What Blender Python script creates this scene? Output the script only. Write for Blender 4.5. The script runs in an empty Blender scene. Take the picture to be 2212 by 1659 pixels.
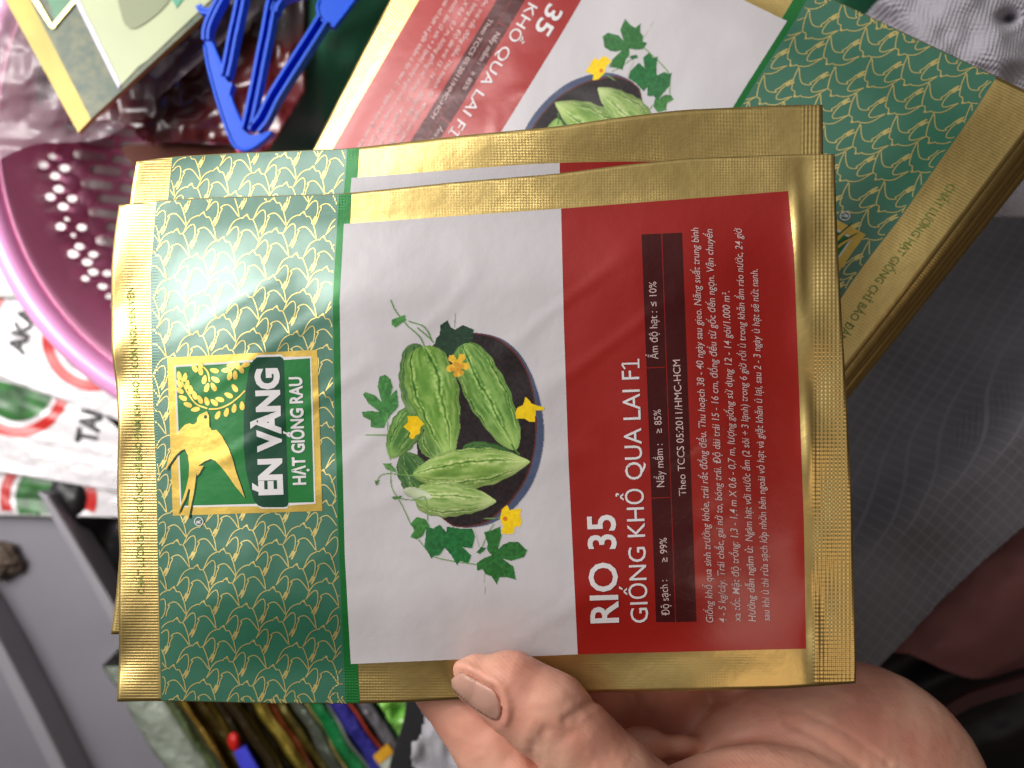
import bpy, math, random
import numpy as np
from mathutils import Vector
from mathutils.geometry import delaunay_2d_cdt

random.seed(7)
SC = bpy.context.scene
COL = SC.collection

# ------------------------------------------------------------------ camera
HCAM = 0.1571                      # metres from the lens to the held packet
KPX = 0.202 / 2212.0               # metres per photo unit on the packet's plane
cam_data = bpy.data.cameras.new('camera')
cam_data.lens = 28.0
cam_data.sensor_width = 36.0
cam_data.clip_start = 0.005
cam_data.clip_end = 50.0
cam_data.dof.use_dof = True
cam_data.dof.focus_distance = HCAM
cam_data.dof.aperture_fstop = 14.0
cam = bpy.data.objects.new('camera', cam_data)
cam.location = (0, 0, HCAM)
COL.objects.link(cam)
SC.camera = cam

# ------------------------------------------------------------------ world, lamp and added fills
def nodes_of(idb):
    idb.use_nodes = True
    nt = idb.node_tree
    nt.nodes.clear()
    return nt, nt.nodes, nt.links

world = bpy.data.worlds.new('World')
SC.world = world
nt, N, L = nodes_of(world)
wo = N.new('ShaderNodeOutputWorld')
bg = N.new('ShaderNodeBackground')
tc = N.new('ShaderNodeTexCoord')
dot = N.new('ShaderNodeVectorMath'); dot.operation = 'DOT_PRODUCT'
dot.inputs[1].default_value = Vector((-0.55, 0.55, 0.62)).normalized()
ramp = N.new('ShaderNodeValToRGB')
ramp.color_ramp.elements[0].position = 0.42
ramp.color_ramp.elements[0].color = (0.075, 0.055, 0.045, 1)
ramp.color_ramp.elements[1].position = 1.0
ramp.color_ramp.elements[1].color = (1.0, 0.98, 0.98, 1)
for ps, cl in ((.62, (0.085, .072, .062)), (.73, (.20, .18, .165)), (.87, (.58, .56, .55)), (.93, (.9, .88, .88))):
    e = ramp.color_ramp.elements.new(ps); e.color = (*cl, 1)
mp = N.new('ShaderNodeMapRange')
mp.inputs[1].default_value = -1; mp.inputs[2].default_value = 1
L.new(tc.outputs['Generated'], dot.inputs[0])
L.new(dot.outputs['Value'], mp.inputs[0])
L.new(mp.outputs[0], ramp.inputs[0])
L.new(ramp.outputs[0], bg.inputs[0])
bg.inputs[1].default_value = 0.56
L.new(bg.outputs[0], wo.inputs[0])

def area(name, loc, target, size, power, color):
    d = bpy.data.lights.new(name, 'AREA')
    d.shape = 'RECTANGLE'
    d.size, d.size_y = size
    d.energy = power
    d.color = color
    o = bpy.data.objects.new(name, d)
    o.location = loc
    o.rotation_euler = (Vector(target) - Vector(loc)).to_track_quat('-Z', 'Y').to_euler()
    COL.objects.link(o)
    return o
sl = area('stall_lamp', (-0.355, 0.215, 0.27), (-0.12, 0.06, -0.04), (0.34, 0.34), 1.48, (1.0, 0.97, 0.95))
sl.data.spread = math.radians(125)
ll = area('side_lamp', (-0.36, 0.10, 0.16), (-0.165, 0.05, -0.18), (0.20, 0.20), 0.26, (1.0, 0.97, 0.95))  # added fill to brighten the basket and sachets, no known source there
ll.data.spread = math.radians(62)
area('warm_bulb', (0.26, -0.20, 0.42), (0.08, -0.08, -.02), (0.14, 0.14), 0.14, (1.0, 0.78, 0.62))  # added warm fill for the hand, not a bulb of the place
SC.view_settings.view_transform = 'Standard'
SC.view_settings.look = 'None'
SC.view_settings.gamma = 1.0
SC.view_settings.exposure = 0.0
SC.cycles.max_bounces = 8
SC.cycles.transparent_max_bounces = 8
SC.cycles.caustics_reflective = False
SC.cycles.caustics_refractive = False

# ------------------------------------------------------------------ small helpers
def W(px, py, z):
    """A point of the place at height z (metres) seen along a given line of sight."""
    px = np.asarray(px, float); py = np.asarray(py, float); z = np.asarray(z, float) + 0 * px
    s = KPX * (HCAM - z) / HCAM
    return np.stack([(px - 1106.0) * s, -(py - 829.5) * s, z], -1)

def srgb(h, f=1.0):
    h = h.lstrip('#')
    c = [int(h[i:i + 2], 16) / 255 for i in (0, 2, 4)]
    return [(((x + 0.055) / 1.055) ** 2.4 if x > 0.04045 else x / 12.92) * f for x in c]

def mesh_obj(name, V, F, mat=None, parent=None, smooth=True, uv=None, col=None):
    V = np.asarray(V, np.float32).reshape(-1, 3)
    me = bpy.data.meshes.new(name)
    if isinstance(F, np.ndarray):
        n, k = F.shape
        me.vertices.add(len(V)); me.vertices.foreach_set('co', V.ravel())
        me.loops.add(n * k); me.loops.foreach_set('vertex_index', F.astype(np.int32).ravel())
        me.polygons.add(n)
        me.polygons.foreach_set('loop_start', np.arange(0, n * k, k, dtype=np.int32))
        me.polygons.foreach_set('loop_total', np.full(n, k, np.int32))
        me.update(calc_edges=True)
    else:
        me.from_pydata(V.tolist(), [], F)
    if smooth:
        me.polygons.foreach_set('use_smooth', [True] * len(me.polygons))
    if uv is not None:
        lay = me.uv_layers.new(name='UVMap')
        li = np.empty(len(me.loops), np.int32)
        me.loops.foreach_get('vertex_index', li)
        lay.data.foreach_set('uv', np.asarray(uv, np.float32)[li].ravel())
    if col is not None:
        at = me.color_attributes.new('print', 'FLOAT_COLOR', 'POINT')
        c4 = np.ones((len(V), 4), np.float32); c4[:, :3] = col
        at.data.foreach_set('color', c4.ravel())
    me.validate()
    if mat is not None:
        me.materials.append(mat)
    o = bpy.data.objects.new(name, me)
    COL.objects.link(o)
    if parent is not None:
        o.parent = parent
    return o

def empty(name, loc=(0, 0, 0)):
    o = bpy.data.objects.new(name, None)
    o.empty_display_size = 0.01
    COL.objects.link(o)
    return o

def tag(o, label, cat, group=None):
    o['label'] = label; o['category'] = cat
    if group: o['group'] = group
    return o

def kind(o, k):
    o['kind'] = k
    return o

def gridF(nu, nv, base=0, flip=False):
    i = np.arange(nu - 1)[:, None] * nv + np.arange(nv - 1)[None, :]
    i = i.ravel() + base
    F = np.stack([i, i + nv, i + nv + 1, i + 1], -1)
    return F[:, ::-1] if flip else F

_rs = np.random.RandomState(11)
_tab = _rs.rand(8, 256, 256)
def vn(x, y, s=0):
    x = np.asarray(x, float); y = np.asarray(y, float)
    xi = np.floor(x).astype(int); yi = np.floor(y).astype(int)
    fx = x - xi; fy = y - yi
    fx = fx * fx * (3 - 2 * fx); fy = fy * fy * (3 - 2 * fy)
    T = _tab[s % 8]
    a = T[xi & 255, yi & 255]; b = T[(xi + 1) & 255, yi & 255]
    c = T[xi & 255, (yi + 1) & 255]; d = T[(xi + 1) & 255, (yi + 1) & 255]
    return (a * (1 - fx) + b * fx) * (1 - fy) + (c * (1 - fx) + d * fx) * fy - 0.5

def sst(a, b, x):
    t = np.clip((np.asarray(x, float) - a) / (b - a), 0, 1)
    return t * t * (3 - 2 * t)

def catmull(P, n=8, closed=False):
    P = np.asarray(P, float)
    if closed:
        Q = np.vstack([P[-1], P, P[0], P[1]])
    else:
        Q = np.vstack([2 * P[0] - P[1], P, 2 * P[-1] - P[-2]])
    out = []
    for i in range(1, len(Q) - 2):
        p0, p1, p2, p3 = Q[i - 1], Q[i], Q[i + 1], Q[i + 2]
        for t in np.linspace(0, 1, n, endpoint=False):
            out.append(0.5 * ((2 * p1) + (-p0 + p2) * t + (2 * p0 - 5 * p1 + 4 * p2 - p3) * t * t + (-p0 + 3 * p1 - 3 * p2 + p3) * t ** 3))
    if not closed:
        out.append(Q[-2])
    return np.array(out)

# ------------------------------------------------------------------ materials
def mat_base(name, color, rough=0.5, metal=0.0, spec=0.5, coat=0.0, coat_r=0.1):
    m = bpy.data.materials.new(name)
    nt, N, L = nodes_of(m)
    out = N.new('ShaderNodeOutputMaterial'); b = N.new('ShaderNodeBsdfPrincipled')
    L.new(b.outputs[0], out.inputs[0])
    b.inputs['Base Color'].default_value = (*color, 1)
    b.inputs['Roughness'].default_value = rough
    b.inputs['Metallic'].default_value = metal
    b.inputs['Specular IOR Level'].default_value = spec
    b.inputs['Coat Weight'].default_value = coat
    b.inputs['Coat Roughness'].default_value = coat_r
    return m, N, L, b

def math_node(N, L, op, a, b=None, c=None):
    n = N.new('ShaderNodeMath'); n.operation = op
    for i, v in enumerate((a, b, c)):
        if v is None: continue
        if isinstance(v, (int, float)): n.inputs[i].default_value = v
        else: L.new(v, n.inputs[i])
    return n.outputs[0]

def noise_col(N, L, b, color, var=0.25, scale=300, coord='Object', detail=4, color2=None):
    t = N.new('ShaderNodeTexCoord'); n = N.new('ShaderNodeTexNoise')
    n.inputs['Scale'].default_value = scale; n.inputs['Detail'].default_value = detail
    L.new(t.outputs[coord], n.inputs['Vector'])
    r = N.new('ShaderNodeMapRange'); r.inputs[1].default_value = 0.3; r.inputs[2].default_value = 0.7
    L.new(n.outputs[0], r.inputs[0])
    mx = N.new('ShaderNodeMix'); mx.data_type = 'RGBA'
    c2 = color2 if color2 is not None else [c * (1 - var) for c in color]
    mx.inputs[6].default_value = (*c2, 1); mx.inputs[7].default_value = (*[min(1, c * (1 + var * 0.4)) for c in color], 1)
    L.new(r.outputs[0], mx.inputs[0]); L.new(mx.outputs[2], b.inputs['Base Color'])
    return mx, n

def bump(N, L, b, height, dist, strength=1.0, prev=None):
    bm = N.new('ShaderNodeBump'); bm.inputs['Distance'].default_value = dist
    bm.inputs['Strength'].default_value = strength
    L.new(height, bm.inputs['Height'])
    if prev is not None: L.new(prev, bm.inputs['Normal'])
    L.new(bm.outputs[0], b.inputs['Normal'])
    return bm.outputs[0]

def noise_bump(N, L, b, scale, dist, prev=None, detail=3, coord='Object'):
    t = N.new('ShaderNodeTexCoord'); n = N.new('ShaderNodeTexNoise')
    n.inputs['Scale'].default_value = scale; n.inputs['Detail'].default_value = detail
    L.new(t.outputs[coord], n.inputs['Vector'])
    return bump(N, L, b, n.outputs[0], dist, 1.0, prev)

def simple(name, hexc, rough=0.5, f=1.0, metal=0.0, var=0.2, nscale=250, bscale=None, bdist=0.0003, spec=0.5, coat=0.0):
    c = srgb(hexc, f)
    m, N, L, b = mat_base(name, c, rough, metal, spec, coat)
    noise_col(N, L, b, c, var, nscale)
    if bscale: noise_bump(N, L, b, bscale, bdist)
    return m

def emboss_height(N, L):
    """Relief pressed into the seals, in the packet's own print coordinates (UV * 1000)."""
    t = N.new('ShaderNodeTexCoord'); s = N.new('ShaderNodeSeparateXYZ')
    L.new(t.outputs['UV'], s.inputs[0])
    X = math_node(N, L, 'MULTIPLY', s.outputs[0], 1000.0)
    Y = math_node(N, L, 'MULTIPLY', s.outputs[1], 1000.0)
    def wave(v, per, ph=0.0):
        return math_node(N, L, 'SINE', math_node(N, L, 'MULTIPLY_ADD', v, 2 * math.pi / per, ph))
    def step(v, a, w=6.0):
        r = N.new('ShaderNodeMapRange'); r.inputs[1].default_value = a - w; r.inputs[2].default_value = a + w
        L.new(v, r.inputs[0]); return r.outputs[0]
    left = math_node(N, L, 'MULTIPLY', wave(Y, 6.2), math_node(N, L, 'SUBTRACT', 1.0, step(X, 342, 3)))
    left = math_node(N, L, 'MULTIPLY', left, step(X, 268, 10))
    right = math_node(N, L, 'ADD', wave(Y, 8.7), wave(X, 8.7))
    right = math_node(N, L, 'MULTIPLY', math_node(N, L, 'MULTIPLY', right, step(X, 1757, 4)), 0.9)
    dots = math_node(N, L, 'MULTIPLY', wave(math_node(N, L, 'ADD', X, math_node(N, L, 'MULTIPLY', Y, 0.55)), 6.6),
                     wave(math_node(N, L, 'SUBTRACT', X, math_node(N, L, 'MULTIPLY', Y, 0.55)), 6.6))
    # side seals: follow the printed panels' slanted edges
    yt = math_node(N, L, 'MULTIPLY_ADD', X, -0.072, 541.0 - 6)
    yb = math_node(N, L, 'MULTIPLY_ADD', X, -0.030, 1462.0)
    top = math_node(N, L, 'SUBTRACT', 1.0, step(math_node(N, L, 'SUBTRACT', Y, yt), 0.0, 5))
    bot = step(math_node(N, L, 'SUBTRACT', Y, yb), 0.0, 5)
    side = math_node(N, L, 'MULTIPLY', math_node(N, L, 'ADD', top, bot), math_node(N, L, 'MULTIPLY', step(X, 700, 20), math_node(N, L, 'SUBTRACT', 1.0, step(X, 1700, 30))))
    dots = math_node(N, L, 'MULTIPLY', dots, side)
    nz = N.new('ShaderNodeTexNoise'); nz.inputs['Scale'].default_value = 5.0; L.new(t.outputs['UV'], nz.inputs['Vector'])
    mk = N.new('ShaderNodeMapRange'); mk.inputs[1].default_value = .42; mk.inputs[2].default_value = .62; mk.inputs[3].default_value = .12; mk.inputs[4].default_value = 1.15
    L.new(nz.outputs[0], mk.inputs[0])
    dots = math_node(N, L, 'MULTIPLY', dots, mk.outputs[0])
    tot = math_node(N, L, 'ADD', math_node(N, L, 'ADD', left, right), dots)
    return tot

def foil(name, color, rough, metal=1.0, emb=0.00006, micro=0.00002, coat=0.0, spec=0.5, cior=1.5, coat_r=0.24):
    m, N, L, b = mat_base(name, color, rough, metal, spec, coat, coat_r)
    b.inputs['Coat IOR'].default_value = cior
    h = emboss_height(N, L)
    p = bump(N, L, b, h, emb)
    noise_bump(N, L, b, 260, micro * 6, p, 3)
    return m

M = {}
M['gold'] = foil('gold_foil', srgb('#f2d488'), 0.38, 1.0, 0.000018)
M['teal'] = foil('teal_print_on_foil', srgb('#1e7053', 0.95), 0.38, 0.25, 0.00002, coat=1.0, cior=1.95, coat_r=.34)
M['goldline'] = foil('gold_line', srgb('#ead98c'), 0.42, 0.8, 0.00002)
M['green'] = foil('green_print', srgb('#1d7a35', 0.9), 0.35, 0.35, 0.00003, coat=0.3)
M['white'] = foil('white_print', srgb('#e9e4e6', 0.72), 0.38, 0.0, 0.00001, 0.00002)
M['red'] = foil('red_print', srgb('#ad1b12', 0.80), 0.34, 0.1, 0.00001, 0.00002, coat=.6, cior=1.6)
M['darkred'] = foil('dark_red_print', srgb('#4e1214', 0.8), 0.32, 0.2, 0.00001, 0.00003, coat=0.25)
M['small_lettering'] = foil('small_pale_lettering', srgb('#e8cac6', 0.8), 0.4, 0.0, 0.00001, 0.00002)
M['lettering'] = foil('white_lettering', srgb('#f2eeee', 0.8), 0.4, 0.0, 0.00001, 0.00002)
M['logogreen'] = foil('logo_green', srgb('#1f7f38', 0.85), 0.35, 0.15, 0.00001, coat=0.2)
M['darkgreen'] = foil('logo_dark_green', srgb('#0d4a30', 0.85), 0.35, 0.15, 0.00001, coat=0.2)
M['logogold'] = foil('logo_gold', srgb('#e2c060'), 0.38, 0.8, 0.00001)
M['inkgreen'] = foil('green_ink_on_foil', srgb('#8fa655', 0.8), 0.4, 0.5, 0.00002)
# printed picture
mm, N_, L_, b_ = mat_base('printed_picture', (1, 1, 1), 0.38)
at = N_.new('ShaderNodeAttribute'); at.attribute_name = 'print'
L_.new(at.outputs['Color'], b_.inputs['Base Color'])
M['picture'] = mm

# ------------------------------------------------------------------ the packet's print layout
# print coordinates: x along the packet (0..2212 units of 0.09 mm), y across it
TOP = np.array([(257, 443), (338, 433), (480, 426), (733, 419), (998, 392), (1206, 375), (1340, 357), (1481, 342), (1717, 333), (1803, 333)], float)
BOT = np.array([(253, 1516), (348, 1514), (560, 1519), (777, 1520), (897, 1516), (1100, 1504), (1301, 1495), (1500, 1492), (1701, 1487), (1848, 1476)], float)
LEF = np.array([(253, 1516), (257, 1430), (257, 1290), (258, 1187), (253, 1083), (253, 1014), (256, 924), (252, 841), (241, 760), (240, 640), (241, 570), (248, 500), (257, 443)], float)
RIG = np.array([(1848, 1476), (1850, 1440), (1846, 1300), (1840, 1069), (1827, 830), (1812, 576), (1806, 440), (1803, 333)], float)
def _curve(P, axis):
    t = (P[:, axis] - P[0, axis]) / (P[-1, axis] - P[0, axis])
    t = np.maximum.accumulate(t)
    tt = np.linspace(0, 1, 200)
    Q = np.stack([np.interp(tt, t, P[:, k]) for k in (0, 1)], -1)
    ker = np.ones(9) / 9
    for k in (0, 1):
        pad = np.concatenate([2 * Q[0, k] - Q[4:0:-1, k], Q[:, k], 2 * Q[-1, k] - Q[-2:-6:-1, k]])
        Q[:, k] = np.convolve(pad, ker, 'valid')
    Q[0] = P[0]; Q[-1] = P[-1]
    return lambda s: np.stack([np.interp(s, tt, Q[:, 0]), np.interp(s, tt, Q[:, 1])], -1)
cT, cB, cL, cR = _curve(TOP, 0), _curve(BOT, 0), _curve(LEF, 1), _curve(RIG, 1)
def ART(u, v):
    """(u 0..1 along, v 0..1 from the bottom edge) -> print coordinates."""
    u = np.asarray(u, float); v = np.asarray(v, float)
    uu = np.clip(u, 0, 1); vv = np.clip(v, 0, 1)
    U, V = u[..., None], v[..., None]
    P = (1 - V) * cB(uu) + V * cT(uu) + (1 - U) * cL(vv) + U * cR(vv)
    P = P - ((1 - U) * (1 - V) * BOT[0] + U * (1 - V) * BOT[-1] + (1 - U) * V * TOP[0] + U * V * TOP[-1])
    return P
def INV(p):
    p = np.asarray(p, float)
    u = (p[..., 0] - 253) / 1580.0; v = (1505 - p[..., 1]) / 1110.0
    for _ in range(14):
        r = p - ART(u, v); e = 2e-3
        a = (ART(u + e, v) - ART(u - e, v)) / (2 * e); b = (ART(u, v + e) - ART(u, v - e)) / (2 * e)
        det = a[..., 0] * b[..., 1] - a[..., 1] * b[..., 0]
        u = np.clip(u + 0.8 * (r[..., 0] * b[..., 1] - r[..., 1] * b[..., 0]) / det, -0.1, 1.1)
        v = np.clip(v + 0.8 * (a[..., 0] * r[..., 1] - a[..., 1] * r[..., 0]) / det, -0.1, 1.1)
    return u, v

class Sheet:
    """A bent film: base(u, v) gives the line of sight, z(u, v) the height."""
    def __init__(self, base, z):
        self.base, self.z = base, z
    def raw(self, u, v):
        b = self.base(u, v)
        return W(b[..., 0], b[..., 1], self.z(u, v))
    def pos(self, u, v, off=0.0):
        e = 1.5e-3
        p = self.raw(u, v)
        a = self.raw(u + e, v) - self.raw(u - e, v); b = self.raw(u, v + e) - self.raw(u, v - e)
        n = np.cross(a, b); n /= np.linalg.norm(n, axis=-1, keepdims=True) + 1e-12
        n = np.where(n[..., 2:3] < 0, -n, n)
        return p + n * np.asarray(off)[..., None] if np.ndim(off) else p + n * off

def pouch(name, sh, nu, nv, thick, mat, parent, bulge=0.0):
    u = np.linspace(0, 1, nu)[:, None] + np.zeros((1, nv)); v = np.linspace(0, 1, nv)[None, :] + np.zeros((nu, 1))
    F = sh.pos(u, v).reshape(-1, 3)
    m = sst(.0, .12, u) * sst(0, .12, 1 - u) * sst(0, .12, v) * sst(0, .12, 1 - v)
    B = sh.pos(u, v, -(thick + bulge * m)).reshape(-1, 3)
    n = nu * nv
    faces = [gridF(nu, nv), gridF(nu, nv, n, True)]
    ring = [i * nv for i in range(nu)] + [(nu - 1) * nv + j for j in range(1, nv)] + [i * nv + nv - 1 for i in range(nu - 2, -1, -1)] + list(range(nv - 2, 0, -1))
    ring = np.array(ring); nxt = np.roll(ring, -1)
    faces.append(np.stack([ring, ring + n, nxt + n, nxt], -1))
    A = ART(u, v).reshape(-1, 2) / 1000.0
    o = mesh_obj(name, np.vstack([F, B]), np.vstack(faces), mat, parent, uv=np.vstack([A, A]))
    return o

def region(name, sh, left, right, nu, nv, off, mat, parent, clip=None):
    """Printed area between two polylines in print coordinates (each from one side to the other)."""
    left = np.asarray(left, float); right = np.asarray(right, float)
    t = np.linspace(0, 1, nv)
    def along(P):
        d = np.r_[0, np.cumsum(np.hypot(*np.diff(P, axis=0).T))]; d /= d[-1]
        return np.stack([np.interp(t, d, P[:, 0]), np.interp(t, d, P[:, 1])], -1)
    a, b = along(left), along(right)
    s = np.linspace(0, 1, nu)[:, None, None]
    P = (1 - s) * a[None] + s * b[None]
    u, v = INV(P)
    if clip is not None:
        v = clip[0] + (clip[1] - clip[0]) * (np.linspace(0, 1, nv)[None, :] + 0 * u)
    V = sh.pos(u, v, off).reshape(-1, 3)
    return mesh_obj(name, V, gridF(nu, nv), mat, parent, uv=ART(u, v).reshape(-1, 2) / 1000)

def refine(P, T, Lmax):
    """Split long triangle edges so that flat print can follow a bent film."""
    P = [tuple(p) for p in P]
    T = [tuple(t) for t in T]
    for _ in range(8):
        arr = np.array(P); TT = np.array(T)
        e = np.stack([TT[:, [0, 1]], TT[:, [1, 2]], TT[:, [2, 0]]], 1)
        d = np.linalg.norm(arr[e[..., 0]] - arr[e[..., 1]], axis=-1)
        if (d <= Lmax).all(): break
        mid = {}; out = []
        def m(a, b):
            k = (a, b) if a < b else (b, a)
            if k not in mid:
                mid[k] = len(P); P.append(((P[a][0] + P[b][0]) / 2, (P[a][1] + P[b][1]) / 2))
            return mid[k]
        for (a, b, c), L3 in zip(T, d > Lmax):
            s = [m(a, b) if L3[0] else None, m(b, c) if L3[1] else None, m(c, a) if L3[2] else None]
            n = sum(x is not None for x in s)
            if n == 0: out.append((a, b, c)); continue
            if n == 3: out += [(a, s[0], s[2]), (s[0], b, s[1]), (s[2], s[1], c), (s[0], s[1], s[2])]; continue
            while s[0] is None or (n == 2 and s[1] is None):
                a, b, c = b, c, a; s = [s[1], s[2], s[0]]
            if n == 1: out += [(a, s[0], c), (s[0], b, c)]
            else: out += [(s[0], b, s[1]), (a, s[0], c), (s[0], s[1], c)]
        T = out
    return np.array(P), np.array(T)

def polys_to_tris(polys):
    """List of simple outlines -> one vertex list and triangles."""
    P = []; T = []
    for q in polys:
        q = [tuple(p) for p in np.asarray(q, float)]
        vs, _, fs, *_r = delaunay_2d_cdt([Vector(p) for p in q], [], [list(range(len(q)))], 1, 1e-4)
        b = len(P)
        P += [(v.x, v.y) for v in vs]
        for f in fs:
            for k in range(1, len(f) - 1):
                T.append((b + f[0], b + f[k], b + f[k + 1]))
    return P, T

def decal(name, shs, P, T, off, mat, parent, Lmax=9.0, isl=True):
    """Flat print (in print coordinates) laid on a packet's film."""
    P, T = refine(P, T, Lmax)
    # islands a few thousandths of a millimetre apart so none share a plane
    lvl = np.zeros(len(P))
    if isl:
        par = list(range(len(P)))
        def find(a):
            while par[a] != a:
                par[a] = par[par[a]]; a = par[a]
            return a
        for a, b, c in T:
            ra, rb, rc = find(a), find(b), find(c)
            par[rb] = ra; par[find(rc)] = ra
        roots = {}
        for i in range(len(P)):
            lvl[i] = roots.setdefault(find(i), len(roots)) % 5
    u, v = INV(P)
    V = shs.pos(np.clip(u, .0005, .9995), np.clip(v, .0005, .9995), off + lvl * 0.000006)
    Ar = np.array(P)
    # face towards +z
    n = np.cross(V[T[:, 1]] - V[T[:, 0]], V[T[:, 2]] - V[T[:, 0]])[:, 2]
    T = np.where((n < 0)[:, None], T[:, ::-1], T)
    return mesh_obj(name, V, T, mat, parent, uv=Ar / 1000)

# lettering -----------------------------------------------------------
_glyph_cache = {}
def text_tris(s, bold=0.0, shear=0.0):
    key = (s, bold, shear)
    if key in _glyph_cache: return _glyph_cache[key]
    c = bpy.data.curves.new('lettering', 'FONT')
    c.body = s; c.size = 1.0; c.resolution_u = 3; c.offset = bold; c.shear = shear; c.fill_mode = 'FRONT'
    o = bpy.data.objects.new('lettering', c); COL.objects.link(o)
    dg = bpy.context.evaluated_depsgraph_get(); dg.update()
    me = bpy.data.meshes.new_from_object(o.evaluated_get(dg))
    me.calc_loop_triangles()
    P = np.array([v.co[:2] for v in me.vertices]); T = np.array([t.vertices[:] for t in me.loop_triangles])
    bpy.data.objects.remove(o); bpy.data.curves.remove(c); bpy.data.meshes.remove(me)
    _glyph_cache[key] = (P, T)
    return P, T
CAP = 0.66   # cap height of the built-in face at size 1
def set_text(s, start, end, cap, bold=0.0, shear=0.0, mid=None):
    """Lettering from start to end (print coordinates of the baseline), capital height cap."""
    P, T = text_tris(s, bold, shear)
    start = np.array(start, float); end = np.array(end, float)
    x0, x1 = P[:, 0].min(), P[:, 0].max()
    t = (P[:, 0] - x0) / (x1 - x0)
    d = end - start; n = np.array([d[1], -d[0]]) / np.hypot(*d)      # up side of the line
    Q = start + t[:, None] * d + (P[:, 1] / CAP * cap)[:, None] * n
    if mid is not None:
        off = np.array(mid, float) - (start + end) / 2
        Q = Q + (4 * t * (1 - t))[:, None] * off
    return Q, T
def join(parts):
    P = []; T = []; b = 0
    for p, t in parts:
        P.append(np.asarray(p, float)); T.append(np.asarray(t) + b); b += len(p)
    return np.vstack(P), np.vstack(T)

def stroke(pts, w):
    pts = np.asarray(pts, float)
    d = np.gradient(pts, axis=0); d /= np.linalg.norm(d, axis=1, keepdims=True) + 1e-9
    n = np.stack([-d[:, 1], d[:, 0]], 1)
    w = np.broadcast_to(np.asarray(w, float), (len(pts),))[:, None] / 2
    P = np.vstack([pts + n * w, pts - n * w]); k = len(pts)
    T = []
    for i in range(k - 1):
        T += [(i, i + 1, k + i), (i + 1, k + i + 1, k + i)]
    return P, np.array(T)

def D(x, y): return (1206.9 + x * .31421, 905.2 + y * .31421)
def C_(x, y): return (1206.9 + x * .29767, 438.9 + y * .29767)
def Lg(x, y): return (329.2 + x * .28116, 713.2 + y * .28116)
def LG(pts): return [Lg(*p) for p in pts]

BIG = join([set_text('RIO 35', (1335.7, 1343.5), (1327.9, 1111), 57, 0.016)])
NAME = join([set_text('GIỐNG KHỔ QUA LAI F', (1400, 1343.5), (1379.8, 800), 36, 0.0),
             stroke([(1379.2, 795), (1378.6, 775)], 3.6), stroke([(1377.5, 785), (1343, 786)], 3.8), stroke([(1343, 787), (1350, 797)], 3.6)])
TABLE = join([
    set_text('Độ sạch :', (1446.3, 1327.8), (1441, 1252), 16, 0.0),
    set_text('≥ 99%', (1442, 1213), (1439.4, 1161), 15, 0.0),
    set_text('Nẩy mầm :', (1434.7, 1051.3), (1430.6, 958.6), 16, 0.0),
    set_text('≥ 85%', (1430, 935), (1426.6, 884), 15, 0.0),
    set_text('Ẩm độ hạt :', (1421.2, 775.3), (1418.8, 672.6), 16, 0.0),
    set_text('≤ 10%', (1418.2, 662), (1416.8, 608.6), 15, 0.0),
    set_text('Theo TCCS 05:2011/HMC-HCM', (1481.8, 1070), (1468.3, 776.8), 15, 0.0)])
SMALL = join([
    set_text('Giống khổ qua sinh trưởng khỏe, trái rất đồng đều. Thu hoạch 38 - 40 ngày sau gieo. Năng suất trung bình', (1540, 1343.5), (1507.5, 492.5), 15, 0.003, 0.22),
    set_text('4 - 5 kg/cây. Trái chắc, gai nở to, bóng trái. Độ dài trái 15 - 16 cm, đồng đều từ gốc đến ngọn. Vận chuyển', (1568.2, 1343.5), (1538, 495.5), 15, 0.003, 0.22),
    set_text('xa tốt. Mật độ trồng: 1,3 - 1,4 m X 0,6 - 0,7 m, lượng giống sử dụng 12 - 14 gói/1.000 m².', (1599, 1342), (1574.5, 629.4), 15, 0.003, 0.22),
    set_text('Hướng dẫn ngâm ủ:', (1631.7, 1342), (1624.8, 1178.6), 15, 0.010, 0.22),
    set_text('Ngâm hạt với nước ấm (2 sôi + 3 lạnh) trong 6 giờ rồi ủ trong khăn ẩm ráo nước, 24 giờ', (1624.4, 1169), (1601.3, 492.5), 15, 0.003, 0.22),
    set_text('sau khi ủ thì rửa sạch lớp nhờn bên ngoài vỏ hạt và giặt khăn ủ lại, sau 2 - 3 ngày ủ hạt sẽ nứt nanh.', (1661.9, 1340.4), (1635.5, 581.8), 15, 0.003, 0.22)])
SEALTEXT = join([set_text('CHẤT LƯỢNG HẠT GIỐNG CHỈ BẢO ĐẢM KHI BAO BÌ CÒN NGUYÊN VẸN', (311, 1283), (288, 621), 13, 0.003, 0, (305, 952))])
BRANDTEXT = join([set_text('ÉN VÀNG', Lg(998, 1262), Lg(966, 290), 45, 0.05)])
SUBTEXT = join([set_text('HẠT GIỐNG RAU', Lg(1182, 1185), Lg(1150, 358), 26, 0.03)])
_circ = [(math.cos(a), math.sin(a)) for a in np.linspace(0, 2 * math.pi, 25)]
_rc = np.array(Lg(362, 1468))
REG = join([stroke([_rc + 9 * np.array(c) for c in _circ], 1.8), set_text('R', (_rc[0] + 4.5, _rc[1] + 4), (_rc[0] + 4.2, _rc[1] - 4), 9, 0.03)])

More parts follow.
